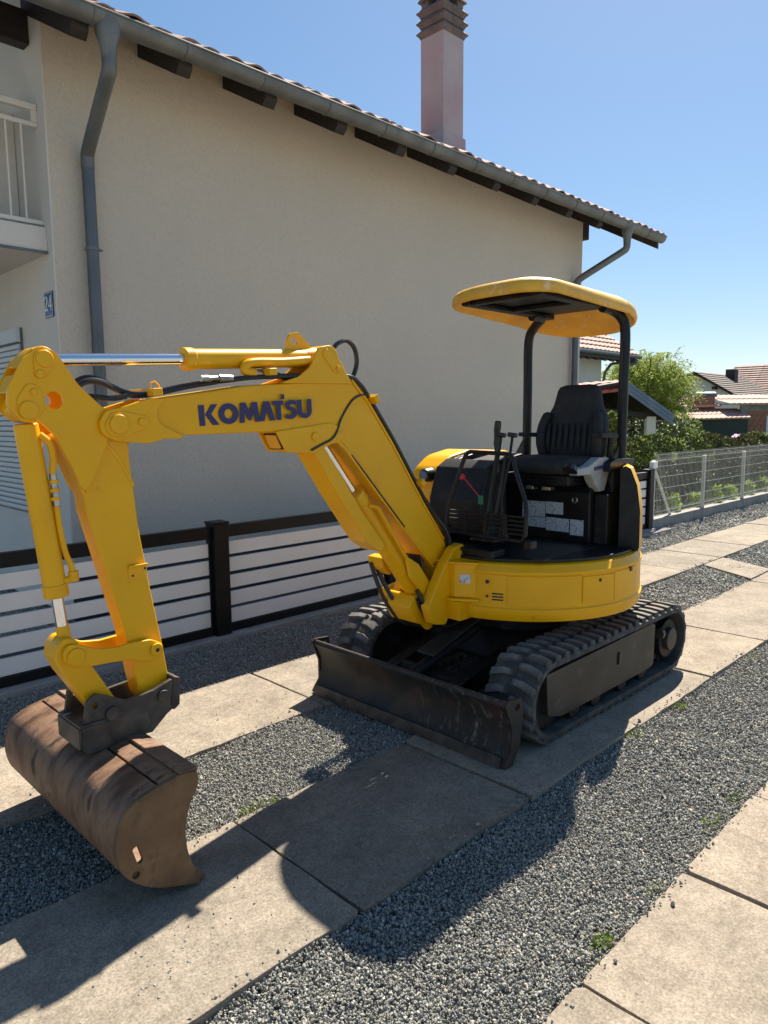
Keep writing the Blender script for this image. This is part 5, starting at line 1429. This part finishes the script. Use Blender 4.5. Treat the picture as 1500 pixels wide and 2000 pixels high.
obj('tie_plate', MB().prism([(.852, 1.885), (.868, 1.915), (.905, 1.950), (.910, 1.942), (.878, 1.908), (.862, 1.88)], 2.588, 2.732, 'y'), M['yellow'], ar, bevel=.003)
obj('back_web', MB().prism([(.955, 1.655), (1.007, 1.544), (1.045, 1.44), (1.06, 1.45), (1.02, 1.56), (.97, 1.665)], 2.588, 2.732, 'y'), M['yellow'], ar, bevel=.003)
obj('weld_bead', MB().tube(smooth_path([(1.03, AY0, 1.48), (1.07, AY0, 1.56), (1.13, AY0, 1.66)], 4), .006, 8), M['yellow'], ar)
obj('weld_bead', MB().tube(smooth_path([(1.12, AY0, 1.64), (1.18, AY0, 1.57), (1.235, AY0, 1.46)], 4), .007, 8), M['yellow'], ar)
bpk = obj('bracket_plate', MB().prism([(1.195, 1.148), (1.272, 1.158), (1.268, 1.10), (1.198, 1.088)], AY0 - .006, AY0 - .0005, 'y'), M['yellow'], ar, bevel=.002)
obj('bracket_plate', MB().box(1.195, 1.272, AY0 - .022, AY0 - .0062, 1.148, 1.160), M['yellow'], ar, bevel=.002)
obj('bolt_hole', MB().cyl((1.212, AY0 - .0055, 1.118), (1.212, AY0 - .0068, 1.118), .005, n=10), M['hose'], ar)
obj('bolt_hole', MB().cyl((1.262, AY0 - .0055, 1.140), (1.262, AY0 - .0068, 1.140), .005, n=10), M['hose'], ar)
YMODE = 'shift'
# ---- bucket cylinder
bA = Vector((.876, 2.66, 1.75)); bB = Vector((.968, 2.66, .87))
def bl_(t, dx=0, dy=0): return bA.lerp(bB, t) + Vector((dx, dy, 0))
bk_ = obj('bucket_cylinder', MB().cyl(bl_(.06), bl_(.755), .040, n=28), M['yellow'], ex, bevel=.006)
obj('gland', MB().cyl(bl_(.71), bl_(.765), .0435, n=28), M['yellow'], bk_, bevel=.005)
obj('foot_eye', MB().cyl((.876, 2.60, 1.75), (.876, 2.72, 1.75), .05, n=22), M['yellow'], bk_, bevel=.006)
obj('piston_rod', MB().cyl(bl_(.76), bl_(.90), .0205, n=20), M['chrome'], bk_)
obj('rod_eye', MB().tube([bl_(.89), bl_(.94), bl_(.985)], [.0225, .024, .036], 18), M['yellow'], bk_)
obj('oil_pipe', MB().tube(smooth_path([(.915, 2.635, 1.66), (.945, 2.632, 1.63), (.955, 2.632, 1.58), (.95, 2.632, 1.52)], 5), .013, 10), M['yellow'], bk_)
obj('pipe_joint', MB().cyl((.950, 2.632, 1.525), (.957, 2.632, 1.405), .0135, n=8), M['steel'], bk_, bevel=.003)
for z in (1.50, 1.47, 1.44):
    obj('ferrule', MB().cyl((.952, 2.632, z), (.953, 2.632, z - .012), .0165, n=12), M['yellow'], bk_)
obj('oil_pipe', MB().tube(smooth_path([(.956, 2.632, 1.41), (.962, 2.632, 1.33), (.975, 2.63, 1.24), (.992, 2.63, 1.19), (.998, 2.632, 1.155)], 5), .0105, 10), M['yellow'], bk_)
obj('port_block', MB().tube([(1.0, 2.632, 1.168), (1.0, 2.632, 1.128)], .018, 12), M['yellow'], bk_, bevel=.004)
obj('port_block', MB().tube([(.945, 2.65, 1.13), (1.0, 2.632, 1.14)], .013, 12), M['yellow'], bk_)
YMODE = 'squash'
# ---- bucket linkage
il = fillet([(.928, .885), (.945, .912), (.985, .905), (1.05, .872), (1.12, .862), (1.188, .866), (1.26, .862), (1.308, .835), (1.312, .795), (1.285, .772), (1.235, .778), (1.174, .800), (1.10, .808), (1.03, .812), (.96, .825), (.93, .85)],
            [.03, .03, .05, .1, .1, .1, .04, .03, .03, .03, .05, .1, .1, .1, .04, .03], 4)
for y0, y1 in ((2.545, 2.57), (2.75, 2.775)):
    lk = obj('idler_link', MB().prism(il, y0, y1, 'y'), M['yellow'], ex, bevel=.005)
    ys = y0 if y0 < 2.6 else y1; sg = -1 if y0 < 2.6 else 1
    obj('pin_cap', MB().cyl((1.279, ys, .818), (1.279, ys + sg * .018, .818), .026, n=20), M['yellow'], lk, bevel=.005)
    obj('grease_nipple', MB().cyl((1.279, ys + sg * .0185, .818), (1.279, ys + sg * .021, .818), .008, n=10), M['hose'], lk)
    obj('pin_cap', MB().cyl((.972, ys, .862), (.972, ys + sg * .012, .862), .033, n=22), M['yellow'], lk, bevel=.004)
obj('bucket_link', MB().prism(fillet([(.905, .86), (.912, .905), (.94, .935), (.985, .92), (1.025, .83), (1.118, .655), (1.085, .60), (1.04, .615), (.93, .80)], [.02, .03, .03, .03, .04, .02, .02, .02, .1], 4), 2.572, 2.748, 'y'), M['yellow'], ex, bevel=.008)

YMODE = None
# ---- coupler and bucket
BY0, BY1 = 2.125, 3.195
outer = [(1.196, .497), (1.13, .507), (1.017, .488), (.968, .471), (.93, .446), (.905, .40), (.897, .345), (.90, .295), (.918, .238), (.965, .185), (1.03, .140), (1.11, .108), (1.19, .080)]
outer = [tuple(p)[0::2] for p in smooth_path([(x, 0, z) for x, z in outer], 3)]
mouth = [(1.188, .106), (1.156, .19), (1.143, .26), (1.146, .32), (1.163, .385), (1.20, .45)]
mouth = [tuple(p)[0::2] for p in smooth_path([(x, 0, z) for x, z in mouth], 3)]
prof_b = outer + mouth
def inset_line(pts, t):
    out = []
    for i, p in enumerate(pts):
        a = Vector(pts[max(i - 1, 0)]); b = Vector(pts[min(i + 1, len(pts) - 1)]); dd = (b - a).normalized(); nn = Vector((-dd.y, dd.x))
        q = Vector(p) + nn * t; out.append((q.x, q.y))
    return out
# two shell plates with an open weld groove between them
cut = 5
def shell(pts):
    return pts + inset_line(pts, .014)[::-1]
bu = obj('bucket', MB().prism(shell(outer[cut:]), BY0 + .0165, BY1 - .0165, 'y'), M['rust'], ex, bevel=.003)
obj('top_plate', MB().prism(shell(outer[:cut - 0] + [((outer[cut - 1][0] + 9 * outer[cut][0]) / 10 + .004, (outer[cut - 1][1] + 9 * outer[cut][1]) / 10)]), BY0 + .0165, BY1 - .0165, 'y'), M['rust'], bu, bevel=.003)
cpx, cpz = outer[cut]
obj('groove_backing', MB().box(cpx - .02, cpx + .03, BY0 + .0165, BY1 - .0165, cpz - .024, cpz - .0165), M['coupler'], bu)  # dark backing added so the groove stays dark and no sun shows through
slot2 = fillet([(.950, .315), (.968, .322), (.985, .262), (.967, .255)], .008, 5)
for y0, y1 in ((BY0, BY0 + .016), (BY1 - .016, BY1)):
    grown = prof_b
    obj('side_plate', MB().prism(grown, y0, y1, 'y', [slot2, circle2(.958, .222, .013, 14)]), M['rust_side'], bu, bevel=.003)
obj('cutting_edge', MB().prism([(1.115, .128), (1.12, .142), (1.222, .092), (1.212, .076), (1.19, .0805)], BY0 + .0165, BY1 - .0165, 'y'), M['rust'], bu, bevel=.003)
obj('lip_bar', MB().prism([(1.205, .507), (1.13, .519), (1.128, .5085), (1.196, .498)], BY0 + .002, BY1 - .002, 'y'), M['rust'], bu, bevel=.003)
# coupler: hooked side plates on a boxed base
base_p = fillet([(.965, .60), (.965, .53), (.985, .492), (1.20, .500), (1.235, .53), (1.22, .59), (1.10, .60)], .008)
cb = obj('coupler', MB().prism(base_p, 2.522, 2.718, 'y'), M['coupler'], ex, bevel=.004)
obj('base_plate', MB().box(.955, 1.05, 2.515, 2.725, .602, .613), M['coupler'], cb, bevel=.003)
obj('front_plate', MB().box(.953, .9645, 2.52, 2.72, .52, .60), M['coupler'], cb, bevel=.003)
cside = fillet([(.975, .60), (.99, .69), (1.025, .715), (1.075, .69), (1.14, .655), (1.25, .665), (1.33, .69), (1.352, .66), (1.345, .58), (1.30, .555), (1.235, .50), (.985, .52)], .015)
for y0, y1 in ((2.525, 2.543), (2.697, 2.715)):
    cpt_ = obj('side_plate', MB().prism(cside, y0, y1, 'y', [circle2(1.02, .672, .012, 12)]), M['coupler'], cb, bevel=.003)
    ys = y0 if y0 < 2.6 else y1; sg = -1 if y0 < 2.6 else 1
    obj('pin_cap', MB().cyl((1.285, ys, .635), (1.285, ys + sg * .014, .635), .024, n=18), M['coupler'], cb, bevel=.004)
    obj('pin_cap', MB().cyl((1.08, ys, .625), (1.08, ys + sg * .012, .625), .026, n=18), M['coupler'], cb, bevel=.004)
obj('pin', MB().cyl((1.285, 2.5435, .635), (1.285, 2.6965, .635), .022, n=16), M['steel'], cb)
obj('rear_hook', MB().prism(fillet([(1.335, .70), (1.36, .69), (1.355, .58), (1.325, .56), (1.318, .60)], .008), 2.52, 2.72, 'y'), M['coupler'], cb, bevel=.004)

YMODE = 'shift'
# ---- hoses and steel lines
def hose(pts, r, m='hose', name='hydraulic_hose', par=None, n=8):
    return obj(name, MB().tube(smooth_path(pts, 7), r, n), M[m], par or ex)
# loop over the arm cylinder lug
hose([(2.30, 2.68, 2.035), (2.335, 2.68, 2.068), (2.39, 2.68, 2.085), (2.44, 2.68, 2.055), (2.458, 2.68, 1.99), (2.44, 2.68, 1.93), (2.40, 2.67, 1.89)], .0115)
# lines on the boom's top edge and back
for k, dy in enumerate((-.058, -.032, .0, .032)):
    y = 2.66 + dy
    pts = [(1.62, y, 1.862), (1.80, y, 1.885), (2.0, y, 1.898), (2.2, y, 1.905), (2.34, y, 1.905), (2.40, y, 1.875), (2.46, y, 1.815), (2.63, y, 1.605), (2.76, y, 1.425), (2.87, y, 1.275)]
    hose(pts, .0105 if k != 1 else .009, 'hose' if k != 1 else 'steel', 'steel_line' if k == 1 else 'hydraulic_hose')
    hose([(2.87, y, 1.275), (2.96, y - .01, 1.17), (3.02, y - .03, 1.09), (3.05, y - .03, 1.0), (3.03, y - .01, .88), (3.02, y, .78)], .0125)
for k, dy in enumerate((-.045, -.012)):
    y = 2.66 + dy
    hose([(1.62, y, 1.862), (1.48, y, 1.838), (1.36, y, 1.812), (1.27, y, 1.80), (1.20, y, 1.815 + .01 * k), (1.13, y, 1.845 + .012 * k), (1.07, y, 1.84 + .01 * k), (1.02, y, 1.80)], .0115)
hose([(1.22, 2.60, 1.795), (1.16, 2.60, 1.785), (1.08, 2.61, 1.79), (1.03, 2.62, 1.77)], .0105)
hose([(1.845, 2.61, 1.915), (1.90, 2.61, 1.905), (1.96, 2.615, 1.89), (2.02, 2.63, 1.90)], .012)
for x, z in ((1.86, 1.905), (2.475, 1.80), (2.815, 1.365), (1.325, 1.808)):
    obj('hose_clamp', MB().box(-.02, .02, -.105, .095, -.012, .018, Matrix.Translation((x, 2.66, z)) @ Matrix.Rotation(-(.08 if x < 2.2 else -.92), 4, 'Y')), M['yellow'], bo, bevel=.005)
obj('hose_ring', MB().tube([(1.315, 2.60 + .0, 1.82), (1.318, 2.60, 1.845), (1.335, 2.60, 1.852), (1.35, 2.60, 1.838), (1.355, 2.60, 1.815)], .004, 6), M['yellow'], bo)
for y, x0 in ((2.575, 1.52), (2.60, 1.55)):
    obj('quick_fitting', MB().tube([(x0, y, 1.868), (x0 + .03, y, 1.870), (x0 + .031, y, 1.870), (x0 + .08, y, 1.873), (x0 + .081, y, 1.873), (x0 + .13, y, 1.876)], [.013, .013, .009, .009, .015, .013], 10), M['steel'], bo)
YMODE = 'squash'
# thin cable to the lamp
hose([(2.455, YB0 - .006, 1.815), (2.41, YB0 - .006, 1.822), (2.344, YB0 - .006, 1.794), (2.276, YB0 - .006, 1.714), (2.235, YB0 - .018, 1.645), (2.20, YB0 - .02, 1.612), (2.147, YB0 - .02, 1.592), (2.08, YB0 - .02, 1.566)], .0055, par=bo, name='lamp_cable')
hose([(2.33, 2.552, 1.535), (2.40, 2.548, 1.46), (2.55, 2.548, 1.30), (2.70, 2.548, 1.142)], .004, par=bo, name='lamp_cable')
YMODE = 'shift'
# bunch of hoses through the swing post
rs = random.Random(8)
for k in range(6):
    y = 2.625 + .022 * k
    hose([(2.85 + .008 * k, y, 1.03), (2.865, y, .95), (2.885 + rs.uniform(-.015, .015), y - .004, .86), (2.87 + rs.uniform(-.015, .015), y - .004, .77), (2.90, y, .68), (2.98, y, .60)], .0125)
hose([(2.78, 2.575, .79), (2.82, 2.56, .71), (2.88, 2.555, .63), (2.97, 2.56, .555), (3.10, 2.58, .535), (3.22, 2.6, .57)], .012)
hose([(2.80, 2.60, .74), (2.84, 2.585, .66), (2.92, 2.575, .58), (3.04, 2.58, .53), (3.18, 2.60, .55)], .012)
hose([(2.655, 2.80, .93), (2.69, 2.79, .82), (2.74, 2.77, .70), (2.84, 2.73, .57), (3.0, 2.68, .53)], .012)
hose([(2.69, 2.80, .92), (2.73, 2.77, .80), (2.79, 2.70, .65), (2.88, 2.66, .56), (3.05, 2.64, .535), (3.2, 2.6, .56)], .0125)
YMODE = None
BOOM_CAM_SCALED = False
